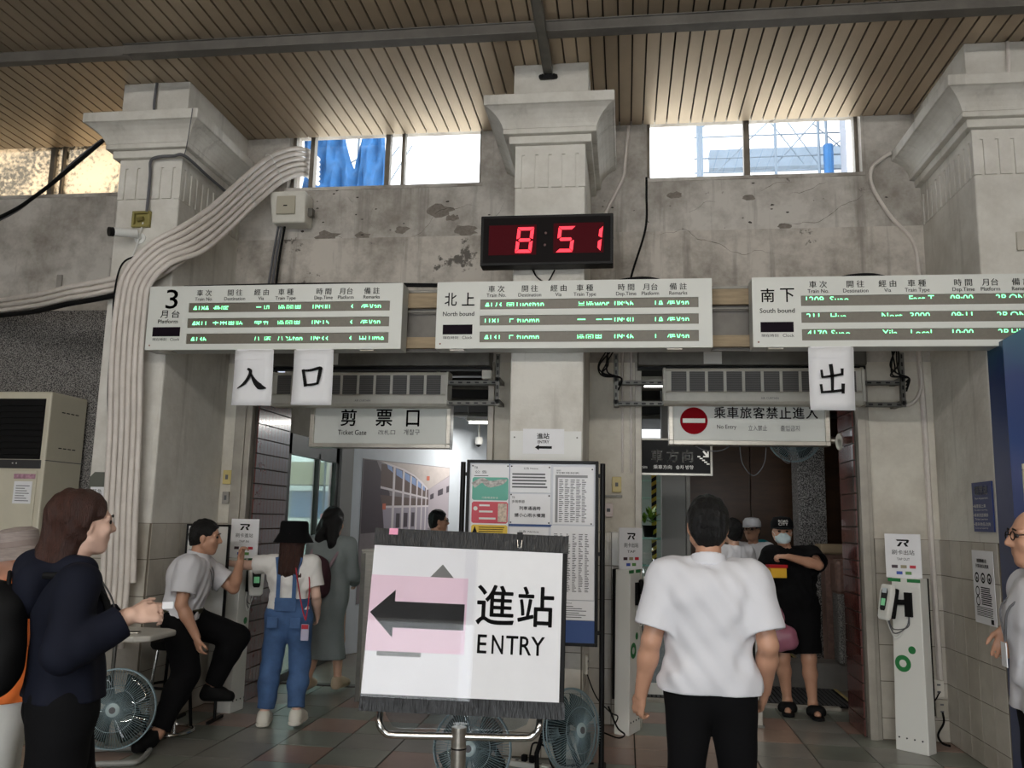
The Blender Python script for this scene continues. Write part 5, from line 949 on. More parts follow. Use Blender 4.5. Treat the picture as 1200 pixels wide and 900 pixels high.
# ------------------------------------------------------------------ smooth implicit surfaces for bodies and clothes
V3 = lambda *a: np.array(a, dtype=np.float64)
def unit(v): v = np.asarray(v, float); return v / (np.linalg.norm(v) + 1e-9)
class Field:
    def __init__(s, lo, hi, h):
        s.lo = np.asarray(lo, float); s.h = h; n = np.ceil((np.asarray(hi, float) - s.lo) / h).astype(int) + 1; s.n = n
        s.ax = [(s.lo[i] + h * np.arange(n[i])).astype(np.float32) for i in range(3)]; s.D = np.full(n, 1.0, np.float32)
    def _sl(s, lo, hi):
        a = np.clip(np.floor((lo - s.lo) / s.h).astype(int), 0, s.n); b = np.clip(np.ceil((hi - s.lo) / s.h).astype(int) + 1, 0, s.n)
        return tuple(slice(a[i], b[i]) for i in range(3))
    def _p(s, sl): return s.ax[0][sl[0]][:, None, None], s.ax[1][sl[1]][None, :, None], s.ax[2][sl[2]][None, None, :]
    def _mix(s, sl, d, k):
        A = s.D[sl]
        if A.size == 0: return
        if k > 0: hh = np.clip(.5 + .5 * (A - d) / k, 0, 1); s.D[sl] = A + (d - A) * hh - k * hh * (1 - hh)
        else: s.D[sl] = np.minimum(A, d)
    def cone(s, a, b, ra, rb=None, k=.02, flat=None, carve=False):     # flat = (axis, factor<1)
        a = np.asarray(a, float); b = np.asarray(b, float); rb = ra if rb is None else rb; m = max(ra, rb) + k + 3 * s.h
        sl = s._sl(np.minimum(a, b) - m, np.maximum(a, b) + m); x, y, z = s._p(sl); ba = b - a; L = max(ba @ ba, 1e-9)
        px, py, pz = x - a[0], y - a[1], z - a[2]; t = np.clip((px * ba[0] + py * ba[1] + pz * ba[2]) / L, 0, 1)
        qx, qy, qz = px - t * ba[0], py - t * ba[1], pz - t * ba[2]; q2 = qx * qx + qy * qy + qz * qz
        if flat is not None:
            n, f = flat; c = qx * n[0] + qy * n[1] + qz * n[2]; q2 = q2 + c * c * (1 / f ** 2 - 1)
        d = np.sqrt(q2) - (ra + (rb - ra) * t)
        if flat is not None: d = d * .75
        if carve: s.D[sl] = np.maximum(s.D[sl], -d)
        else: s._mix(sl, d, k)
        return s
    def ell(s, c, r, k=.02, R=None, carve=False):
        c = np.asarray(c, float); r = np.asarray(r, float); m = max(r) + k + 3 * s.h; sl = s._sl(c - m, c + m); x, y, z = s._p(sl); px, py, pz = x - c[0], y - c[1], z - c[2]
        if R is not None: px, py, pz = [px * R[0][i] + py * R[1][i] + pz * R[2][i] for i in range(3)]
        e = np.sqrt((px / r[0]) ** 2 + (py / r[1]) ** 2 + (pz / r[2]) ** 2); d = (e - 1) * min(r)
        if carve: s.D[sl] = np.maximum(s.D[sl], -d)
        else: s._mix(sl, d, k)
        return s
    def cut(s, p, n, c=None, rad=None):      # keep the side where (x-p).n < 0
        p = np.asarray(p, float); n = unit(n); sl = s._sl(np.asarray(c) - rad, np.asarray(c) + rad) if c is not None else (slice(None),) * 3
        x, y, z = s._p(sl); s.D[sl] = np.maximum(s.D[sl], (x - p[0]) * n[0] + (y - p[1]) * n[1] + (z - p[2]) * n[2]); return s
    def folds(s, amp, fr, seed=0, dirs=None):
        r = np.random.RandomState(seed); x, y, z = s._p((slice(None),) * 3); w = 0
        for i in range(5):
            d = r.randn(3) * np.array([1, 1, .55]) if dirs is None else dirs[i % len(dirs)] + r.randn(3) * .25; d = unit(d) * fr * r.uniform(.6, 1.7)
            w = w + np.sin(x * d[0] + y * d[1] + z * d[2] + r.uniform(0, 6) + 1.2 * np.sin(x * 7 + z * 5 + i)) / 5 * 2
        s.D = s.D + (amp * w).astype(np.float32); return s
    def mesh(s, name, m):
        D = s.D; S_ = D < 0; n = D.shape
        cnt = np.zeros(tuple(q - 1 for q in n), np.int8)
        for i in (0, 1):
            for j in (0, 1):
                for k in (0, 1): cnt += S_[i:n[0] - 1 + i, j:n[1] - 1 + j, k:n[2] - 1 + k]
        act = (cnt > 0) & (cnt < 8); ids = np.argwhere(act); vid = np.full(act.shape, -1, np.int32); vid[act] = np.arange(len(ids))
        pos = np.zeros((len(ids), 3)); c = np.zeros(len(ids)); I, J, K = ids.T
        for ax in range(3):
            for u in (0, 1):
                for w in (0, 1):
                    o0 = [0, 0, 0]; o0[(ax + 1) % 3] = u; o0[(ax + 2) % 3] = w; o1 = list(o0); o1[ax] = 1
                    a = D[I + o0[0], J + o0[1], K + o0[2]]; b = D[I + o1[0], J + o1[1], K + o1[2]]; mk = (a < 0) != (b < 0); t = np.where(mk, a / np.where(mk, a - b, 1), 0)
                    P = np.tile(np.array(o0, float), (len(ids), 1)); P[:, ax] = t; pos += P * mk[:, None]; c += mk
        v = s.lo + s.h * (ids + pos / c[:, None]); F = []
        for ax in range(3):
            s0 = [slice(1, -1)] * 3; s1 = [slice(1, -1)] * 3; s0[ax] = slice(0, -1); s1[ax] = slice(1, None); A = S_[tuple(s0)]; B = S_[tuple(s1)]
            for flip, mk in ((0, A & ~B), (1, ~A & B)):
                e = np.argwhere(mk); 
                if len(e) == 0: continue
                off = np.ones(3, int); off[ax] = 0; e = e + off; b1 = (ax + 1) % 3; b2 = (ax + 2) % 3; q = []
                for du, dw in ((-1, -1), (0, -1), (0, 0), (-1, 0)):
                    g = e.copy(); g[:, b1] += du; g[:, b2] += dw; q.append(vid[g[:, 0], g[:, 1], g[:, 2]])
                q = np.stack(q, 1); F.append(q[:, ::-1] if flip else q)
        F = np.concatenate(F) if F else np.zeros((0, 4), int)
        me = bpy.data.meshes.new(name); me.vertices.add(len(v)); me.vertices.foreach_set('co', v.astype(np.float32).ravel())
        me.loops.add(len(F) * 4); me.loops.foreach_set('vertex_index', F.astype(np.int32).ravel()); me.polygons.add(len(F)); me.polygons.foreach_set('loop_start', np.arange(0, len(F) * 4, 4, dtype=np.int32))
        me.polygons.foreach_set('use_smooth', np.ones(len(F), bool)); me.update(calc_edges=True); me.validate()
        if m: me.materials.append(m)
        return me
def rotz(a): c, s = math.cos(a), math.sin(a); return np.array([[c, -s, 0], [s, c, 0], [0, 0, 1.]])
def rotx(a): c, s = math.cos(a), math.sin(a); return np.array([[1, 0, 0], [0, c, -s], [0, s, c]])
def roty(a): c, s = math.cos(a), math.sin(a); return np.array([[c, 0, s], [0, 1, 0], [-s, 0, c]])
# joints are given in the person's own frame: +Y is where the body faces, +X its right hand side... left is -X
M_skin = [mat('skin_%d' % i, c, .5, var=.08, vscale=14) for i, c in enumerate((S(206, 164, 140), S(190, 144, 118), S(222, 184, 164)))]
M_hair = [mat('hair_%d' % i, c, .48, var=.5, vscale=30, stretch=(6, 6, .6), bump=.5, bscale=60, spec=.3) for i, c in enumerate((S(12, 11, 11), S(62, 35, 26), S(22, 17, 16)))]
def hand(F, w, d, n, side, curl=.5, s=1., spread=.06, thumb_out=.6):
    """palm from wrist w along d, palm normal n (the way the fingers close)."""
    d = unit(d); n = unit(n - d * (n @ d)); u = np.cross(d, n) * side       # u points to the thumb side
    pk = w + d * .085 * s
    F.cone(w - d * .01, w + d * .04 * s, .026 * s, .030 * s, k=.012, flat=(n, .62)); F.cone(w + d * .035 * s - u * .016 * s, pk - u * .022 * s, .022 * s, .018 * s, k=.012, flat=(n, .62)); F.cone(w + d * .035 * s + u * .014 * s, pk + u * .020 * s, .022 * s, .018 * s, k=.012, flat=(n, .62))
    for i, (o, L) in enumerate(((.030, .070), (.010, .078), (-.011, .073), (-.030, .058))):
        p = pk + u * o * s; dd = unit(d + u * o * spread * 20); ang = 0
        for j, f in enumerate((.42, .33, .25)):
            ang += curl * (.55, .95, .7)[j] * (1 + .12 * i); v = dd * math.cos(ang) + n * math.sin(ang); q = p + v * L * f * s
            F.cone(p, q, (.0092 - .0008 * j) * s, (.0086 - .0009 * j) * s, k=.004); p = q
    p = w + d * .03 * s + u * .028 * s; v = unit(d * .75 + u * thumb_out + n * .3)
    for L, r in ((.036, .0115), (.03, .0095), (.024, .0085)):
        q = p + v * L * s; F.cone(p, q, r * s, r * .9 * s, k=.008); p = q; v = unit(v + d * .25 + n * .35 * curl - u * .15)
def head(F, c, R, s=1., face=True):
    """c = centre of the skull, R columns = right, forward, up."""
    g = lambda x, y, z: c + R @ (np.array([x, y, z]) * s)
    F.ell(g(0, -.008, .018), np.array([.074, .094, .092]) * s, .02, R); F.ell(g(0, .03, -.04), np.array([.058, .062, .072]) * s, .03, R)
    F.cone(g(0, .045, -.085), g(0, .062, -.098), .024 * s, .02 * s, .03)
    for q in (-1, 1):
        F.cone(g(q * .055, .01, -.06), g(q * .02, .055, -.098), .018 * s, .016 * s, .025); F.ell(g(q * .042, .065, -.028), np.array([.022, .018, .02]) * s, .02, R)
        F.ell(g(q * .076, -.008, -.012), np.array([.010, .020, .033]) * s, .008, R); F.cone(g(q * .012, .082, .022), g(q * .05, .072, .020), .010 * s, .009 * s, .015)
        F.ell(g(q * .031, .092, .003), np.array([.017, .014, .011]) * s, .01, R, carve=True)
    F.cone(g(0, .088, .012), g(0, .108, -.026), .008 * s, .0125 * s, .012); F.cone(g(-.013, .096, -.030), g(.013, .096, -.030), .009 * s, .009 * s, .01)
    F.cone(g(-.02, .083, -.058), g(.02, .083, -.058), .007 * s, .007 * s, .008); F.cone(g(-.016, .081, -.069), g(.016, .081, -.069), .008 * s, .008 * s, .008)
class Person:
    """Skeleton with defaults for a standing adult 1.70 tall; P overrides joints."""
    def __init__(s, name, label, loc, rz, h=1.70, skin=0, build=1.0, vox=.0075, head_yaw=0., head_pitch=0., hd=1.0, group=None, bl=.9, **J):
        k = h / 1.70; s.k = k; s.b = build; s.bl = bl; s.vox = vox; s.hs = hd * (.5 + .5 * k)
        s.t = thing('person', label, 'person', loc, rz=rz, group=group); s.skin = M_skin[skin]
        d = dict(pelvis=(0, 0, .92), waist=(0, .005, 1.05), chest=(0, 0, 1.25), neck=(0, -.01, 1.415), skull=(0, .02, 1.585),
                 shR=(.175, 0, 1.37), elR=(.235, -.03, 1.10), wrR=(.245, .05, .86), shL=(-.175, 0, 1.37), elL=(-.235, -.03, 1.10), wrL=(-.245, .05, .86),
                 hipR=(.09, 0, .90), knR=(.10, .02, .48), anR=(.10, -.01, .085), hipL=(-.09, 0, .90), knL=(-.10, .02, .48), anL=(-.10, -.01, .085))
        s.J = {q: V3(*v) * k for q, v in d.items()}
        for q, v in J.items():
            if q in s.J: s.J[q] = V3(*v)
        s.toe = {q: V3(*J.get('toe' + q, tuple(s.J['an' + q] + V3(.015 if q == 'R' else -.015, .165 * k, -.05 * k)))) for q in 'RL'}
        s.HD = {q: J.get('hand' + q) for q in 'RL'}
        s.R = rotz(head_yaw) @ rotx(head_pitch)
    def bounds(s, extra=.17):
        A = np.array(list(s.J.values()) + list(s.toe.values())); return A.min(0) - extra, A.max(0) + extra
    def field(s, lo=None, hi=None, h=None):
        a, b = s.bounds(); a = a if lo is None else np.maximum(a, lo); b = b if hi is None else np.minimum(b, hi); return Field(a, b, h or s.vox)
    def torso(s, F, o=0., belly=0., k=.06, low=True, bust=0.):
        J, q, b = s.J, s.k, s.b; fl = lambda f: (V3(0, 1, 0), f)
        l = s.bl
        if low: F.cone(J['pelvis'] + V3(-.07 * l, 0, -.03) * q, J['pelvis'] + V3(.07 * l, 0, -.03) * q, .105 * q * l + o, None, k, fl(.85))
        F.cone(J['pelvis'] + V3(-.05 * l, 0, .03) * q, J['pelvis'] + V3(.05 * l, 0, .03) * q, .10 * q * l + o, None, k, fl(.85))
        F.cone(J['waist'] + V3(-.05, 0, 0) * q, J['waist'] + V3(.05, 0, 0) * q, (.092 + belly * .4) * q * b + o, None, k, fl(.9))
        if belly: F.ell(J['waist'] + V3(0, .05 + belly, -.0) * q, V3(.12 + belly, .08 + belly, .13) * q * b, k)
        F.cone(J['chest'] + V3(-.075, 0, -.02) * q, J['chest'] + V3(.075, 0, -.02) * q, .10 * q * b + o, None, k, fl(.95)); F.cone(J['chest'] + V3(-.08, -.01, .05) * q, J['chest'] + V3(.08, -.01, .05) * q, .095 * q * b + o, None, k, fl(.92))
        F.cone(J['waist'], J['chest'], .10 * q * b + o, .11 * q * b + o, k, fl(.9))
        for sd in 'RL': F.cone(J['sh' + sd], J['neck'] + V3(0, -.005, -.075) * q, .048 * q * b + o, .056 * q + o, k * .8)
        if bust:
            for x in (-.065, .065): F.ell(J['chest'] + V3(x, .085, 0) * q, V3(.06, .05, .06) * q * (1 + bust), .04)
    def arm(s, F, sd, o=0., t0=0., t1=1., k=.03, c=0.):      # t 0..1 upper arm, 1..2 forearm
        J = s.J; q = s.k * (.6 + .4 * s.b); A, B, C = J['sh' + sd], J['el' + sd], J['wr' + sd]
        if t1 > 0: F.cone(A, A + (B - A) * min(t1, 1), .053 * q + o, (.053 - .012 * min(t1, 1)) * q + o + (c if t1 <= 1 else c * .5), k)
        if t1 > 1: u = t1 - 1; F.cone(B, B + (C - B) * u * .35, .040 * q + o + c * .4, .0415 * q + o + c * .4, .012); F.cone(B + (C - B) * min(.3, u), B + (C - B) * u, .042 * q + o + c * .5, (.042 - .015 * u) * q + o + c, k * .6)
    def leg(s, F, sd, o=0., t1=2., k=.03, flare=0., seat=True):
        J = s.J; q = s.k * (.5 + .5 * s.b); A, B, C = J['hip' + sd], J['kn' + sd], J['an' + sd]
        F.cone(A, A + (B - A) * min(t1, 1), .088 * q + o, (.088 - .03 * min(t1, 1)) * q + o, k)
        if t1 > 1:
            u = t1 - 1; m = B + (C - B) * min(.33, u) + unit(np.cross(C - B, V3(1, 0, 0))) * .012 * q
            F.cone(B, m, .057 * q + o, .057 * q + o + flare * .3, k)
            if u > .33: F.cone(m, B + (C - B) * u, .056 * q + o + flare * .3, (.056 - .022 * (u - .33) / .67) * q + o + flare, k)
    def body(s, fingers=True):
        F = s.field(); J, q = s.J, s.k
        s.torso(F, -.004); F.cone(J['neck'] - V3(0, 0, .05) * q, J['skull'] + s.R @ V3(0, -.03, -.05) * s.hs, .058 * q, .052 * q, .03)
        head(F, J['skull'], s.R, s.hs)
        for sd, sg in (('R', 1), ('L', -1)):
            s.arm(F, sd, 0, 0, 2); s.leg(F, sd)
            a = J['an' + sd]; t = s.toe[sd]; F.cone(a + V3(0, -.035, -.045) * q, t, .034 * q, .028 * q, .03); F.cone(a, a + (t - a) * .5, .04 * q, .03 * q, .03)
            H_ = s.HD[sd] or {}
            d = H_.get('d', J['wr' + sd] - J['el' + sd]); n = H_.get('n', V3(-sg, .15, 0)); hand(F, J['wr' + sd], np.array(d, float), np.array(n, float), H_.get('side', sg), H_.get('curl', .45), .95 * q, thumb_out=H_.get('thumb', .5))
        o = link('body', F.mesh('body', s.skin), s.t); s.eyes(); return o
    def eyes(s):
        for x in (-.031, .031):
            c = s.J['skull'] + s.R @ V3(x, .078, .003) * s.hs; MB().lathe([(.002 * s.hs, -.012), (.012 * s.hs, -.006), (.0135 * s.hs, 0), (.012 * s.hs, .006), (.002 * s.hs, .0125)], c=tuple(c), seg=10).build('eye', mat('eye_dark', S(40, 32, 30), .2), s.t, smooth=True)
            b = [s.J['skull'] + s.R @ V3(x - .018, .089, .024) * s.hs, s.J['skull'] + s.R @ V3(x, .094, .030) * s.hs, s.J['skull'] + s.R @ V3(x + .018, .089, .024) * s.hs]; MB().tube(b, [.003, .004, .003], 6).build('eyebrow', M_hair[0], s.t, smooth=True)
    def part(s, name, F, m, **kw): return link(name, F.mesh(name, m), s.t, **kw)
    def G(s, x, y, z): return s.J['skull'] + s.R @ (V3(x, y, z) * s.hs)
    def shirt(s, m, o=.018, sleeve=.62, belly=0., hem=None, amp=.005, name='shirt', bust=0., cuff=.014, fr=38, seed=1, neck=True, flare=0.):
        z = s.J['pelvis'][2] + .02 * s.k if hem is None else hem
        lo = V3(-9, -9, min(z, s.J['wrR'][2], s.J['wrL'][2]) - .06); hi = s.J['neck'] + V3(.7, .7, .3); F = s.field(lo=lo, hi=hi); E = s.field(lo=lo, hi=hi)
        for sd in 'RL':
            s.arm(E, sd, o, 0, sleeve, c=cuff)
        E.folds(amp * .35, fr * 1.8, seed + 5); q = s.k * (.6 + .4 * s.b)
        for sd in 'RL':
            A, B, C = (s.J[x + sd] for x in ('sh', 'el', 'wr')); u = sleeve; p = A + (B - A) * u if u <= 1 else B + (C - B) * (u - 1); d = unit(B - A) if u <= 1 else unit(C - B)
            E.cut(p, d, p + d * .09, .115); E.cone(p - d * .03, p + d * .1, (.053 - .012 * min(u, 1)) * q - (.015 * max(0, u - 1)) * q + o + cuff - .015, None, 0, carve=True)
        s.torso(F, o, belly, bust=bust); F.cone(s.J['neck'] - V3(0, 0, .09), s.J['neck'] - V3(0, 0, .02), .085 * s.k, .068 * s.k, .03)
        for sd in 'RL': F.cone(s.J['hip' + sd] + V3(0, 0, .01), s.J['hip' + sd] - V3(0, 0, .04), .088 * s.k * (.5 + .5 * s.b) + o, None, .05)
        if flare: F.cone(s.J['waist'], V3(s.J['pelvis'][0], s.J['pelvis'][1], z - .05), .12 * s.k + o, .13 * s.k + o + flare, .06, (V3(0, 1, 0), .8))
        F.folds(amp * .6, fr, seed); F.folds(amp * .7, fr * 2.3, seed + 1); F.cut(V3(0, 0, z), V3(0, 0, -1))
        hh = np.clip(.5 + .5 * (F.D - E.D) / .035, 0, 1); F.D = F.D + (E.D - F.D) * hh - .035 * hh * (1 - hh)
        if neck: F.cone(s.J['neck'] - V3(0, -.01, .005), s.J['neck'] + V3(0, 0, .2), .060 * s.k, .07, 0, carve=True)
        return s.part(name, F, m)
    def trousers(s, m, o=.016, t1=1.92, flare=.0, top=None, name='trousers', amp=.004, fr=30, seed=2):
        z = (s.J['waist'][2] - .03 * s.k) if top is None else top; J, q = s.J, s.k; hi = V3(9, 9, max(z, J['knR'][2], J['knL'][2]) + .13); F = s.field(hi=hi)
        s.torso(F, o); F.folds(amp * .6, fr, seed)
        for sd in 'RL':
            E = s.field(hi=hi); s.leg(E, sd, o, t1, flare=flare); E.folds(amp, fr, seed + 3)
            B, C, A = J['kn' + sd], J['an' + sd], J['hip' + sd]; u = t1 - 1; p = B + (C - B) * u if u >= 0 else A + (B - A) * t1; d = unit(C - B) if u >= 0 else unit(B - A); E.cut(p, d, p + d * .1, .16)
            if u < 0: E.cone(p - d * .04, p + d * .1, .062 * q + o * .6, None, 0, carve=True)
            hh = np.clip(.5 + .5 * (F.D - E.D) / .03, 0, 1); F.D = F.D + (E.D - F.D) * hh - .03 * hh * (1 - hh)
        F.cut(V3(0, 0, z), V3(0, 0, 1)); return s.part(name, F, m)
    def shoes(s, m, sole=None, o=.012, name='shoe'):
        for sd in 'RL':
            a = s.J['an' + sd]; t = s.toe[sd]; lo = np.minimum(a, t) - .09; hi = np.maximum(a, t) + .09; F = Field(lo, hi, .006); q = s.k
            fz = t[2] - .03 * q; F.cone(a + V3(0, -.035, -.045) * q, t, .034 * q + o, .029 * q + o, .03); F.cone(a + V3(0, -.01, -.0), a + (t - a) * .55, .04 * q + o * .8, .032 * q + o, .03)
            F.cut(V3(0, 0, min(a[2], 99) + .03), V3(0, 0, 1)); F.cut(V3(0, 0, fz), V3(0, 0, -1)); ob = s.part(name, F, m)
            if sole:
                F = Field(lo - .02, hi, .006); F.cone(a + V3(0, -.035, -.06) * q, t - V3(0, 0, .012), .04 * q + o, .034 * q + o, .02); F.cut(V3(0, 0, fz + .018), V3(0, 0, 1)); F.cut(V3(0, 0, fz - .006), V3(0, 0, -1)); link('sole', F.mesh('sole', sole), ob)
    def hair_short(s, m, back=-.06, front=.045, vol=.0, side=-.01):
        F = Field(s.J['skull'] - .19, s.J['skull'] + .19, .005); G, h = s.G, s.hs
        F.ell(G(0, -.012, .03), V3(.082 + vol, .103 + vol, .094 + vol) * h, .01, s.R); F.ell(G(0, -.055, -.03), V3(.068 + vol, .05 + vol, .065 + vol) * h, .03, s.R)
        F.cut(G(0, front + .018, .045), s.R @ V3(0, 1, -.65)); F.cut(G(0, 0, back), s.R @ V3(0, .25, -1))
        for q in (-1, 1): F.ell(G(q * .085, .035, -.035), V3(.03, .05, .055) * h, 0, s.R, carve=True)
        F.folds(.0022, 150, 3); return s.part('hair', F, m)
    def collar(s, m):
        F = Field(s.J['neck'] - .16, s.J['neck'] + .16, .005); n = s.J['neck']; q = s.k
        F.cone(n + V3(0, .006, -.025) * q, n + V3(0, -.004, .05) * q, .086 * q, .07 * q, 0); F.cone(n + V3(0, .006, -.2) * q, n + V3(0, -.006, .2) * q, .0635 * q, .0635 * q, 0, carve=True); F.cut(n + V3(0, 0, .042) * q, V3(0, .25, 1)); F.cut(n + V3(0, 0, -.03) * q, V3(0, -.5, -1)); F.cone(n + V3(0, .12, .05) * q, n + V3(0, .07, -.06) * q, .035, .012, 0, carve=True)
        return s.part('collar', F, m)
    def belt(s, m, z=None, o=.03):
        z = s.J['waist'][2] - .05 * s.k if z is None else z; F = s.field(lo=V3(-9, -9, z - .05), hi=V3(9, 9, z + .05)); s.torso(F, o); F.cut(V3(0, 0, z + .018), V3(0, 0, 1)); F.cut(V3(0, 0, z - .018), V3(0, 0, -1)); return s.part('belt', F, m)
    def tube(s, name, pts, r, m, seg=8): return MB().tube(spline([tuple(p) for p in pts], 6), r, seg).build(name, m, s.t, smooth=True)
    def lanyard(s, m, drop=.30, card=True, back=False):
        J = s.J; q = s.k; n = J['neck']; y = .13 * q * s.b; c = J['chest']
        s.tube('lanyard', [n + V3(.06, -.05, .0) * q, n + V3(.075, .03, -.03) * q, c + V3(.05, y / q + .01, .06) * q, c + V3(.0, y / q + .022, -.08) * q], .0045, m, 6); s.tube('lanyard', [n + V3(-.06, -.05, .0) * q, n + V3(-.075, .03, -.03) * q, c + V3(-.05, y / q + .01, .06) * q, c + V3(.0, y / q + .022, -.08) * q], .0045, m, 6)
        if card: p = c + V3(0, y / q + .028, -.13) * q; MB().box(p[0] - .03, p[0] + .03, p[1] - .002, p[1] + .002, p[2] - .045, p[2] + .045).build('badge', M_paper, s.t)
# ------------------------------------------------------------------ people
M_wh = mat('shirt_white', S(212, 212, 217), .75, bump=.08, bscale=14); M_bkc = mat('cloth_black', S(12, 12, 14), .9, spec=.15); M_navy = mat('cloth_navy', S(17, 20, 33), .85, var=.2, spec=.2)
M_denim = mat('denim', S(72, 104, 150), .8, var=.35, vscale=7, bump=.15, bscale=200); M_orange = mat('cloth_orange', S(224, 112, 44), .75); M_dress = mat('cloth_sage', S(134, 142, 142), .8, var=.12)
M_maroon = mat('cloth_maroon', S(74, 42, 52), .7, var=.2); M_wshoe = mat('shoe_white', S(222, 218, 206), .6); M_hatg = mat('hat_woven', S(150, 138, 132), .8, var=.3, vscale=60, stretch=(.3, .3, 3))
def at_head(p, off=(0, 0, 0)):
    m = MB(); T = Matrix([[*p.R[i], 0] for i in range(3)] + [[0, 0, 0, 1]]); m.T = Matrix.Translation(tuple(p.G(*off))) @ T; return m
def worn_bag(p, name, label, cat, c, half, m, tilt=0., group=None):
    """bag carried on the back; a thing of its own placed in the wearer's frame"""
    M_ = p.t.matrix_basis if False else Matrix.Translation(p.t.location) @ Matrix.Rotation(p.t.rotation_euler.z, 4, 'Z'); w = M_ @ Vector(c); t = thing(name, label, cat, tuple(w), rz=p.t.rotation_euler.z + tilt, group=group)
    F = Field(-V3(*half) - .06, V3(*half) + .06, .008); a, b, c_ = half
    for sx in (-1, 1): F.cone((sx * a * .45, 0, -c_ * .55), (sx * a * .38, 0, c_ * .5), b * 1.0, b * .8, .08)
    F.ell((0, -b * .5, -c_ * .35), (a * .75, b * .7, c_ * .45), .03); F.ell((0, 0, 0), (a, b, c_), .05); F.folds(.004, 34, 4)
    link('pack', F.mesh('pack', m), t); return t
# 1 man in white shirt, back to us
p = Person('man', 'man in white short sleeved shirt and black trousers walking away', (.35, 3.76, 0), math.radians(-4), h=1.665, build=1.06, bl=.9, vox=.0065, skin=1, head_yaw=.05, head_pitch=-.05, hd=1.03,
           shL=(-.172, -.005, 1.325), elL=(-.238, -.04, 1.07), wrL=(-.285, .04, .84), shR=(.172, -.005, 1.325), elR=(.232, -.05, 1.075), wrR=(.225, .10, .87), handL=dict(curl=.75, n=V3(.7, .7, 0)), handR=dict(curl=.9, n=V3(-.8, .4, 0)), knR=(.11, .06, .48), anR=(.12, .12, .09), knL=(-.10, -.0, .48), anL=(-.10, -.12, .10))
p.body(); p.shirt(M_wh, o=.028, sleeve=.80, amp=.008, cuff=.018, fr=24, seed=8, hem=.875); p.collar(M_wh); p.trousers(M_bkc, o=.012, top=.915, amp=.003); p.shoes(M_rub); p.hair_short(M_hair[0], back=-.075, vol=.004)
p.tube('yoke_seam', [p.J['shL'] + V3(.04, -.08, .0), V3(0, -.135, 1.29), p.J['shR'] + V3(-.04, -.08, 0)], .0025, M_wh, 6)
# 2 woman in navy jacket
p = Person('w', 'woman with long brown hair in a navy hooded jacket', (-1.99, 2.95, 0), math.radians(-50), h=1.62, vox=.0065, skin=2, build=.92, hd=.95, head_yaw=.15, head_pitch=.02,
           elR=(.245, -.04, 1.075), wrR=(.225, .17, 1.195), handR=dict(d=V3(-.1, 1, .08), n=V3(-.8, .1, -.5), curl=.7), elL=(-.23, .02, 1.06), wrL=(-.14, .22, 1.16), handL=dict(d=V3(.2, 1, .1), curl=.6), knR=(.10, -.03, .47), anR=(.10, -.14, .10), knL=(-.09, .08, .46), anL=(-.09, .12, .09))
p.body(); p.shirt(M_navy, o=.018, sleeve=1.86, hem=.90, amp=.007, cuff=.016, fr=24, name='jacket', flare=.02, seed=12); p.trousers(M_bkc, o=.03, flare=.06, amp=.007); p.shoes(M_rub)
F = Field(p.J['neck'] - .25, p.J['neck'] + .22, .007); n = p.J['neck']; F.cone(n + V3(-.09, .03, .0), n + V3(0, -.10, -.0), .045, .06, .04); F.cone(n + V3(.09, .03, .0), n + V3(0, -.10, -.0), .045, .06, .04); F.ell(n + V3(0, -.13, -.07), V3(.12, .06, .10), .05); F.folds(.006, 40, 2); p.part('hood', F, M_navy)
F = Field(p.J['skull'] - V3(.2, .26, .42), p.J['skull'] + .2, .006); F.ell(p.G(0, -.014, .03), V3(.086, .106, .098) * p.hs, .01, p.R); F.ell(p.G(0, -.05, .08), V3(.06, .06, .04), .04, p.R); F.cone(p.G(0, -.06, .0), p.G(0, -.105, -.17), .082, .062, .05, (V3(1, 0, 0), .95)); F.cone(p.G(.01, -.11, -.15), p.G(.02, -.15, -.30), .062, .04, .04)
F.cut(p.G(0, .062, .05), p.R @ V3(0, 1, -.55))
for q in (-1, 1): F.ell(p.G(q * .088, .045, -.05), V3(.035, .055, .07), 0, p.R, carve=True)
F.folds(.003, 120, 5, [V3(1, 1, .1), V3(1, -1, .1)]); p.part('hair', F, M_hair[1])
p.tube('strap', [n + V3(.10, -.10, -.02), n + V3(.13, .02, -.03), n + V3(.13, .115, -.14), n + V3(.15, .05, -.33)], .012, M_rub)
p.tube('drawstring', [n + V3(.05, .08, -.02), n + V3(.055, .14, -.12), n + V3(.05, .15, -.22)], .003, M_gink, 6)
b = worn_bag(p, 'backpack', 'black backpack worn over the navy hooded jacket', 'backpack', (.0, -.225, 1.115), (.135, .085, .185), M_rub); MB().tube([(-.09, -.105, .02), (-.03, -.125, .03), (.06, -.12, .035)], .004, 6).build('zip', mat('brass', S(150, 110, 70), .35, .8), b); MB().box(.095, .105, -.08, -.06, -.06, .03).build('zip_pull', M_chrome, b); MB().tube(spline([(-.03, .02, .17), (0, .02, .22), (.03, .02, .17)], 4), .008, 6).build('handle', M_rub, b)
hp = p.J['wrR'] + V3(-.015, .11, .005); MB().cbox(tuple(hp + V3(0, .01, .025)), (.003, .018, .012)).build('held_card', M_paper, p.t)
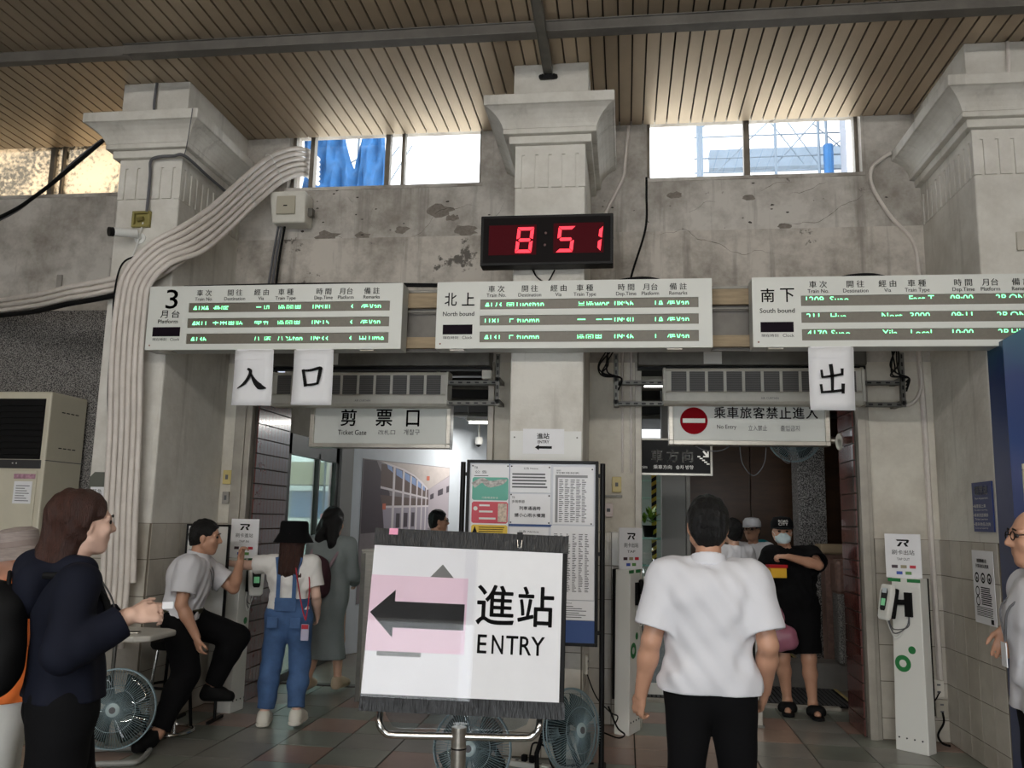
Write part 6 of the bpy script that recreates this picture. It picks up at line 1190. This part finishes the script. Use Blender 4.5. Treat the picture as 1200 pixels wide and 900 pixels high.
# 3 woman in hat and orange vest at the edge of the picture
p = Person('w', 'woman in a woven sun hat and orange top', (-2.71, 3.62, 0), math.radians(118), h=1.45, vox=.0075, skin=1, head_pitch=-.15)
p.body(); p.shirt(M_orange, o=.035, sleeve=.9, hem=.74, amp=.006, flare=.03); p.trousers(mat('cloth_white', S(208, 206, 200), .8, var=.1), o=.035, flare=.03); p.shoes(M_wshoe)
at_head(p, (0, -.005, .04)).lathe([(.155, -.055), (.145, -.045), (.10, -.005), (.092, .0), (.086, .065), (.06, .082), (.01, .086)], seg=36).build('hat', M_hatg, p.t, smooth=True); at_head(p, (0, -.005, .045)).lathe([(.096, -.005), (.095, .02)], seg=36).build('hat_band', mat('hat_band', S(130, 116, 110), .8), p.t)
F = Field(p.J['skull'] - .2, p.J['skull'] + .2, .006); F.ell(p.G(0, -.03, -.01), V3(.08, .085, .10), .01, p.R); F.cut(p.G(0, .0, 0), p.R @ V3(0, 1, -.2)); F.folds(.003, 100, 3); p.part('hair', F, M_hair[2])
n = p.J['neck']; p.tube('bag_strap', [n + V3(-.07, -.08, .0), n + V3(-.08, .05, -.02), n + V3(-.02, .155, -.16), n + V3(.12, .14, -.42)], .014, M_rub)
# 4 staff man on the stool
p = Person('m', 'seated man in white shirt and black trousers on a bar stool', (-3.19, 6.0, 0), math.radians(-74), h=1.68, build=1.08, vox=.0075, skin=1, head_yaw=.05, head_pitch=-.08, hd=1.05,
           pelvis=(0, 0, .79), waist=(0, .02, .92), chest=(0, .05, 1.08), neck=(0, .09, 1.235), skull=(0, .135, 1.385), shR=(.17, .07, 1.175), elR=(.235, .05, .92), wrR=(.23, .17, .70), shL=(-.16, .09, 1.175), elL=(-.19, .33, 1.0), wrL=(-.10, .38, 1.205),
           handR=dict(d=V3(-.05, .25, -1), n=V3(-.6, .7, 0), curl=.5), handL=dict(d=V3(.1, .05, 1), n=V3(.4, .9, 0), curl=.9), hipR=(.10, .02, .78), knR=(.25, .13, .45), anR=(.40, .0, .10), toeR=(.51, -.09, .045), hipL=(-.09, .02, .78), knL=(-.07, .40, .66), anL=(-.08, .24, .30), toeL=(-.08, .37, .24))
p.body(); p.shirt(M_wh, o=.024, sleeve=.72, amp=.007, cuff=.02, fr=32, seed=21, hem=.80); p.collar(M_wh); p.trousers(M_bkc, o=.028, top=.87, amp=.005); p.belt(mat('belt_olive', S(60, 58, 34), .5), z=.855, o=.032); p.shoes(M_rub); p.hair_short(M_hair[0], back=-.05)
p.lanyard(M_gink, card=False)
# 5 girl in denim overalls
p = Person('g', 'girl in denim overalls, white tee and black bucket hat', (-2.545, 6.44, 0), math.radians(8), h=1.48, vox=.0075, skin=2, build=.95, shL=(-.15, .0, 1.185), elL=(-.34, .03, 1.165), wrL=(-.50, .12, 1.17), handL=dict(d=V3(-1, .3, .1), n=V3(0, .6, -.8), curl=.6), elR=(.20, .0, .95), wrR=(.19, .14, .80), knL=(-.11, .02, .42), anL=(-.13, -.03, .08), knR=(.10, .02, .42), anR=(.115, -.06, .10))
p.body(); p.shirt(mat('tee_white', S(228, 226, 222), .8), o=.02, sleeve=.72, hem=.85, amp=.005, cuff=.016); p.trousers(M_denim, o=.026, t1=1.88, flare=.004, top=.93, name='overalls', amp=.006); p.shoes(M_wshoe, sole=M_wshoe, o=.016)
n = p.J['neck']
for q in (-1, 1): MB().add([(q * .045, -.128, .93), (q * .075, -.128, .93), (q * .075, -.135, 1.10), (q * .105, -.09, 1.235), (q * .075, -.09, 1.24), (q * .045, -.135, 1.10)], [(0, 1, 2, 5), (5, 2, 3, 4)]).build('strap', M_denim, p.t)
MB().add([(-.08, -.135, .845), (.08, -.135, .845), (.08, -.131, .94), (-.08, -.131, .94)], [(0, 1, 2, 3)]).build('back_bib', M_denim, p.t)
for q in (-1, 1): MB().box(q * .085 - .04, q * .085 + .04, -.146, -.139, .72, .80).build('pocket', M_denim, p.t, bevel=.003)
at_head(p, (0, -.005, .035)).lathe([(.155, -.065), (.151, -.06), (.116, .0), (.113, .005), (.106, .085), (.095, .098), (.01, .1)], seg=36).build('bucket_hat', M_bkc, p.t, smooth=True)
F = Field(p.J['skull'] - V3(.2, .25, .42), p.J['skull'] + .2, .006); F.ell(p.G(0, -.02, .0), V3(.088, .095, .095), .01); F.cone(p.G(-.03, -.05, -.03), p.G(-.065, -.125, -.28), .06, .03, .05); F.cone(p.G(.03, -.05, -.03), p.G(.075, -.125, -.30), .065, .03, .05); F.cone(p.G(0, -.06, -.05), p.G(0, -.135, -.27), .06, .035, .05); F.cut(p.G(0, .03, 0), V3(0, 1, 0)); F.folds(.004, 110, 6, [V3(1, .6, .05), V3(1, -.6, .05)]); p.part('hair', F, M_hair[1])
red = mat('lanyard_red', S(170, 30, 50), .6); p.tube('lanyard', [n + V3(.04, -.05, .02), n + V3(.07, -.125, -.1), n + V3(.13, -.14, -.35), V3(.165, -.15, .78)], .005, red); p.tube('lanyard', [n + V3(.08, .0, .02), n + V3(.16, -.08, -.15), V3(.175, -.14, .9), V3(.165, -.15, .78)], .005, red); MB().box(.135, .195, -.162, -.15, .635, .755).build('phone_pouch', mat('pouch_lilac', S(176, 172, 196), .4), p.t, bevel=.008); MB().box(.14, .19, -.166, -.162, .72, .752).build('pouch_flap', red, p.t)
# 6 woman in sage dress
p = Person('w', 'woman in a long sage dress with black hair and flower clip', (-2.68, 7.72, 0), math.radians(-6), h=1.60, vox=.008, skin=0, head_yaw=-.3, elR=(.21, .05, 1.03), wrR=(.16, .20, .95), elL=(-.215, .05, 1.03), wrL=(-.17, .2, .95), knR=(.09, .06, .45), anR=(.11, .04, .10), knL=(-.08, .02, .45), anL=(-.09, -.16, .115))
p.body(); F = p.field(lo=V3(-9, -9, .2), hi=p.J['neck'] + V3(.7, .7, .12)); p.torso(F, .03); F.cone(p.J['waist'], V3(0, -.02, .22), .125, .20, .08, (V3(0, 1, 0), .75))
for sd in 'RL': p.arm(F, sd, .03, 0, 1.75)
F.folds(.008, 26, 9, [V3(1, .2, .05), V3(.9, .5, .1)]); F.cut(V3(0, 0, .29), V3(0, 0, -1)); F.cone(p.J['neck'] - V3(0, 0, .005), p.J['neck'] + V3(0, 0, .2), .058, .07, 0, carve=True); p.part('dress', F, M_dress); p.shoes(mat('shoe_beige', S(186, 164, 138), .6))
F = Field(p.J['skull'] - V3(.22, .25, .36), p.J['skull'] + .2, .006); F.ell(p.G(0, -.014, .035), V3(.092, .108, .105), .01, p.R); F.ell(p.G(0, -.02, .10), V3(.075, .08, .045), .03, p.R); F.cone(p.G(-.04, -.06, -.04), p.G(-.075, -.10, -.20), .08, .05, .05); F.cone(p.G(.04, -.06, -.04), p.G(.08, -.10, -.19), .08, .05, .05); F.cut(p.G(0, .06, .02), p.R @ V3(0, 1, -.3)); F.folds(.007, 60, 8); p.part('hair', F, M_hair[0])
c = p.G(-.03, -.118, .06)
for k in range(5): a = 2 * PI * k / 5; MB().lathe([(.004, -.004), (.016, 0), (.004, .004)], c=(c[0] + .017 * math.cos(a), c[1], c[2] + .017 * math.sin(a)), axis='y', seg=10).build('clip_petal', mat('petal', S(225, 200, 205), .5), p.t, smooth=True)
worn_bag(p, 'backpack', 'maroon backpack hanging on the back of the sage dress', 'backpack', (-.06, -.215, 1.02), (.15, .085, .19), M_maroon); n = p.J['neck']
for q in (-1, 1): p.tube('strap', [n + V3(q * .11, .02, -.02), n + V3(q * .13, -.11, -.09), n + V3(q * .09 - .03, -.17, -.25)], .014, mat('strap_mauve', S(150, 130, 138), .7))
# 7 man with glasses behind the entry sign
p = Person('m', 'dark haired man with glasses in front of the hoarding photo', (-1.98, 9.0, 0), math.radians(-68), h=1.64, vox=.009, skin=1); p.body(); p.shirt(mat('cloth_grey', S(70, 72, 78), .8), o=.02); p.trousers(M_bkc); p.shoes(M_rub); p.hair_short(M_hair[0], back=-.065)
def glasses(p, m=M_blk):
    for q in (-1, 1):
        c = p.G(q * .033, .097, .003); MB().tube([tuple(c + p.R @ V3(.024 * math.cos(a), 0, .017 * math.sin(a))) for a in np.linspace(0, 2 * PI, 17)[:-1]], .0022, 6, closed=True).build('glasses_rim', m, p.t, smooth=True); p.tube('glasses_arm', [p.G(q * .058, .094, .005), p.G(q * .08, .05, .008), p.G(q * .084, -.005, .0)], .0022, m, 6)
    p.tube('glasses_bridge', [p.G(-.01, .1, .006), p.G(0, .106, .008), p.G(.01, .1, .006)], .002, m, 6)
glasses(p)
# 8 masked man in black
p = Person('m', 'masked man in black cap, tee and shorts carrying a pink bag', (1.425, 7.75, 0), math.radians(176), h=1.62, build=1.12, vox=.008, skin=1, skull=(.075, .03, 1.505), neck=(.035, -.005, 1.345), elL=(-.195, .17, 1.235), wrL=(.055, .27, 1.30), handL=dict(d=V3(1, .15, .05), n=V3(0, -.3, -1), curl=.9), elR=(.265, -.0, 1.06), wrR=(.20, .15, .945), handR=dict(d=V3(-.05, .35, -1), n=V3(-.9, .2, 0), curl=1.1), knR=(.10, .03, .46), anR=(.06, -.06, .085), knL=(-.11, .05, .46), anL=(-.135, .02, .085))
p.body(); p.shirt(M_bkc, o=.03, sleeve=.78, hem=.78, amp=.006, cuff=.02, belly=.02); p.trousers(M_bkc, o=.045, t1=.90, name='shorts', amp=.006)
at_head(p, (0, -.004, .035)).lathe([(.092, -.01), (.096, .0), (.094, .05), (.07, .088), (.01, .098)], seg=32).build('cap', M_bkc, p.t, smooth=True)
def brim(p, m):
    b = at_head(p, (0, 0, .035)); v = []; f = []; n = 12
    for r in (0, 1):
        for i in range(n + 1): a = PI * i / n; v.append(((.085 + .0 * r) * math.cos(a), (.03 + (.075 if r == 0 else .155) * math.sin(a)), -.004 - .012 * r * math.sin(a)))
    for i in range(n): f.append((i, i + 1, n + 2 + i, n + 1 + i))
    o = b.add(v, f).build('cap_brim', m, p.t, smooth=True); q = o.modifiers.new('s', 'SOLIDIFY'); q.thickness = .004
brim(p, M_bkc)
lt = at_head(p, (0, .0, .035)); 
for t_, z in (('ROAD', .045), ('CITY', .02)):
    v, f = text_geo(t_); w = max(q[0] for q in v); lt.add([((-(q[0] / w - .5) * .08), (.099 - .35 * (z + q[1] * .03 - .02) * .5) - ((q[0] / w - .5) * .08) ** 2 * 5 + .003, z + q[1] * .03) for q in v], f)
lt.build('lettering', M_white, p.t)
F = Field(p.J['skull'] - .16, p.J['skull'] + .16, .005); F.ell(p.G(0, .045, -.055), V3(.066, .068, .058), .01, p.R); F.cone(p.G(0, .09, -.02), p.G(0, .112, -.035), .012, .016, .02); F.cut(p.G(0, .0, -.012), p.R @ V3(0, -.25, 1)); F.cut(p.G(0, .035, 0), p.R @ V3(0, -1, 0)); F.folds(.0015, 120, 2, [V3(0, 0, 1)]); p.part('mask', F, mat('mask_blue', S(196, 216, 220), .7))
for q in (-1, 1): p.tube('mask_loop', [p.G(q * .064, .05, -.03), p.G(q * .082, .01, -.0), p.G(q * .08, -.012, -.03), p.G(q * .062, .045, -.085)], .002, M_white, 6)
for sd in 'RL':
    a = p.J['an' + sd]; t = p.toe[sd]; F = Field(np.minimum(a, t) - .08, np.maximum(a, t) + .08, .006); F.cone(a + V3(0, -.04, -.07), t + V3(0, .03, -.022), .05, .05, .01); F.cut(V3(0, 0, .028), V3(0, 0, 1)); F.cut(V3(0, 0, .002), V3(0, 0, -1)); ob = p.part('sandal', F, M_rub)
    F = Field(np.minimum(a, t) - .09, np.maximum(a, t) + .09, .006); m_ = a + (t - a) * .72; F.cone(m_ + V3(-.03, -.02, 0), m_ + V3(.03, -.02, 0), .05, None, .01); F.cut(m_ + V3(0, .03, 0), V3(0, 1, 0)); F.cut(m_ - V3(0, .06, 0), V3(0, -1, 0)); F.cut(V3(0, 0, .02), V3(0, 0, -1)); link('sandal_strap', F.mesh('sandal_strap', M_rub), ob)
def carrier(label, c, m, w=.12, d=.06, h=.30):
    t = thing('carrier_bag', label, 'bag', c); F = Field(V3(-.2, -.15, -.42), V3(.2, .15, .06), .008); F.cone((-w * .55, 0, -h + .05), (w * .55, 0, -h + .05), .075, None, .04, (V3(0, 1, 0), .8)); F.cone((-w * .5, 0, -h * .7), (w * .5, 0, -h * .7), .065, None, .05, (V3(0, 1, 0), .7)); F.cone((0, 0, -h * .6), (0, 0, -.1), .085, .03, .06, (V3(0, 1, 0), .6)); F.folds(.007, 45, 7); link('bag', F.mesh('bag', m), t)
    for s in (-1, 1): MB().tube(spline([(s * .025, 0, -.12), (s * .028, 0, -.05), (0, 0, .015)], 5), .006, 6).build('handle', m, t)
    return t
wm = Matrix.Translation(p.t.location) @ Matrix.Rotation(p.t.rotation_euler.z, 4, 'Z'); hw = wm @ Vector(tuple(p.J['wrR'] + V3(-.075, .05, -.085))); carrier('pink translucent carrier bag in the masked man\'s hand', tuple(hw), mat('bag_pink', S(176, 112, 132), .35, alpha=.85, var=.2))
hw = wm @ Vector(tuple(p.J['wrL'] + V3(.10, .03, -.11))); t = thing('snack_box', 'small red and yellow carton held by the masked man', 'carton', tuple(hw), rz=.3); MB().box(-.07, .07, -.04, .04, -.06, .02).build('box', mat('carton_yellow', S(228, 178, 50), .5), t, bevel=.004); MB().frustum((-.075, .075, -.045, .045, .02), (-.085, .085, -.03, .03, .045)).build('lid', mat('carton_red', S(176, 30, 34), .5), t)
# 9, 10 people further down the passage
p = Person('m', 'person in white cap and tee with teal backpack straps', (1.36, 9.55, 0), math.radians(150), h=1.62, vox=.009, skin=1); p.body(); p.shirt(M_wh, o=.02); p.trousers(M_bkc); p.shoes(M_wshoe); p.hair_short(M_hair[0], back=-.05); glasses(p)
at_head(p, (0, -.004, .035)).lathe([(.092, -.01), (.096, .0), (.094, .05), (.07, .085), (.01, .095)], seg=28).build('cap', M_wh, p.t, smooth=True); brim(p, M_wh); n = p.J['neck']; teal = mat('strap_teal', S(30, 140, 150), .6)
for q in (-1, 1): p.tube('strap', [n + V3(q * .10, -.06, .01), n + V3(q * .125, .06, -.06), n + V3(q * .125, .135, -.2), n + V3(q * .14, .08, -.42)], .017, teal)
p.tube('chest_strap', [n + V3(-.12, .14, -.22), n + V3(0, .165, -.225), n + V3(.12, .14, -.22)], .006, teal)
worn_bag(p, 'backpack', 'teal backpack on the back of the white capped person', 'backpack', (0, -.22, 1.2), (.14, .08, .2), teal)
p = Person('w', 'dark haired person in a white top beyond the man in white shirt', (1.07, 8.85, 0), math.radians(30), h=1.60, vox=.009, skin=0); p.body(); p.shirt(M_wh, o=.02, sleeve=.7); p.trousers(M_bkc); p.shoes(M_rub); p.hair_short(M_hair[0], back=-.10, vol=.012)
# 11 bald man at the right edge
p = Person('m', 'bald man with glasses and lanyard in a white shirt', (1.615, 3.62, 0), math.radians(84), h=1.645, vox=.0065, skin=1, build=1.08, elR=(.235, -.10, 1.11), wrR=(.21, .08, 1.17), handR=dict(d=V3(-.05, .35, -1), n=V3(-.9, .3, 0), curl=.35), elL=(-.24, -.08, 1.06), wrL=(-.24, -.06, .83))
p.body(); p.shirt(M_wh, o=.026, sleeve=.8, amp=.006, cuff=.02, seed=31, hem=.875); p.collar(M_wh); p.trousers(M_bkc, o=.014, top=.91); p.shoes(M_rub); glasses(p); p.lanyard(M_gink)
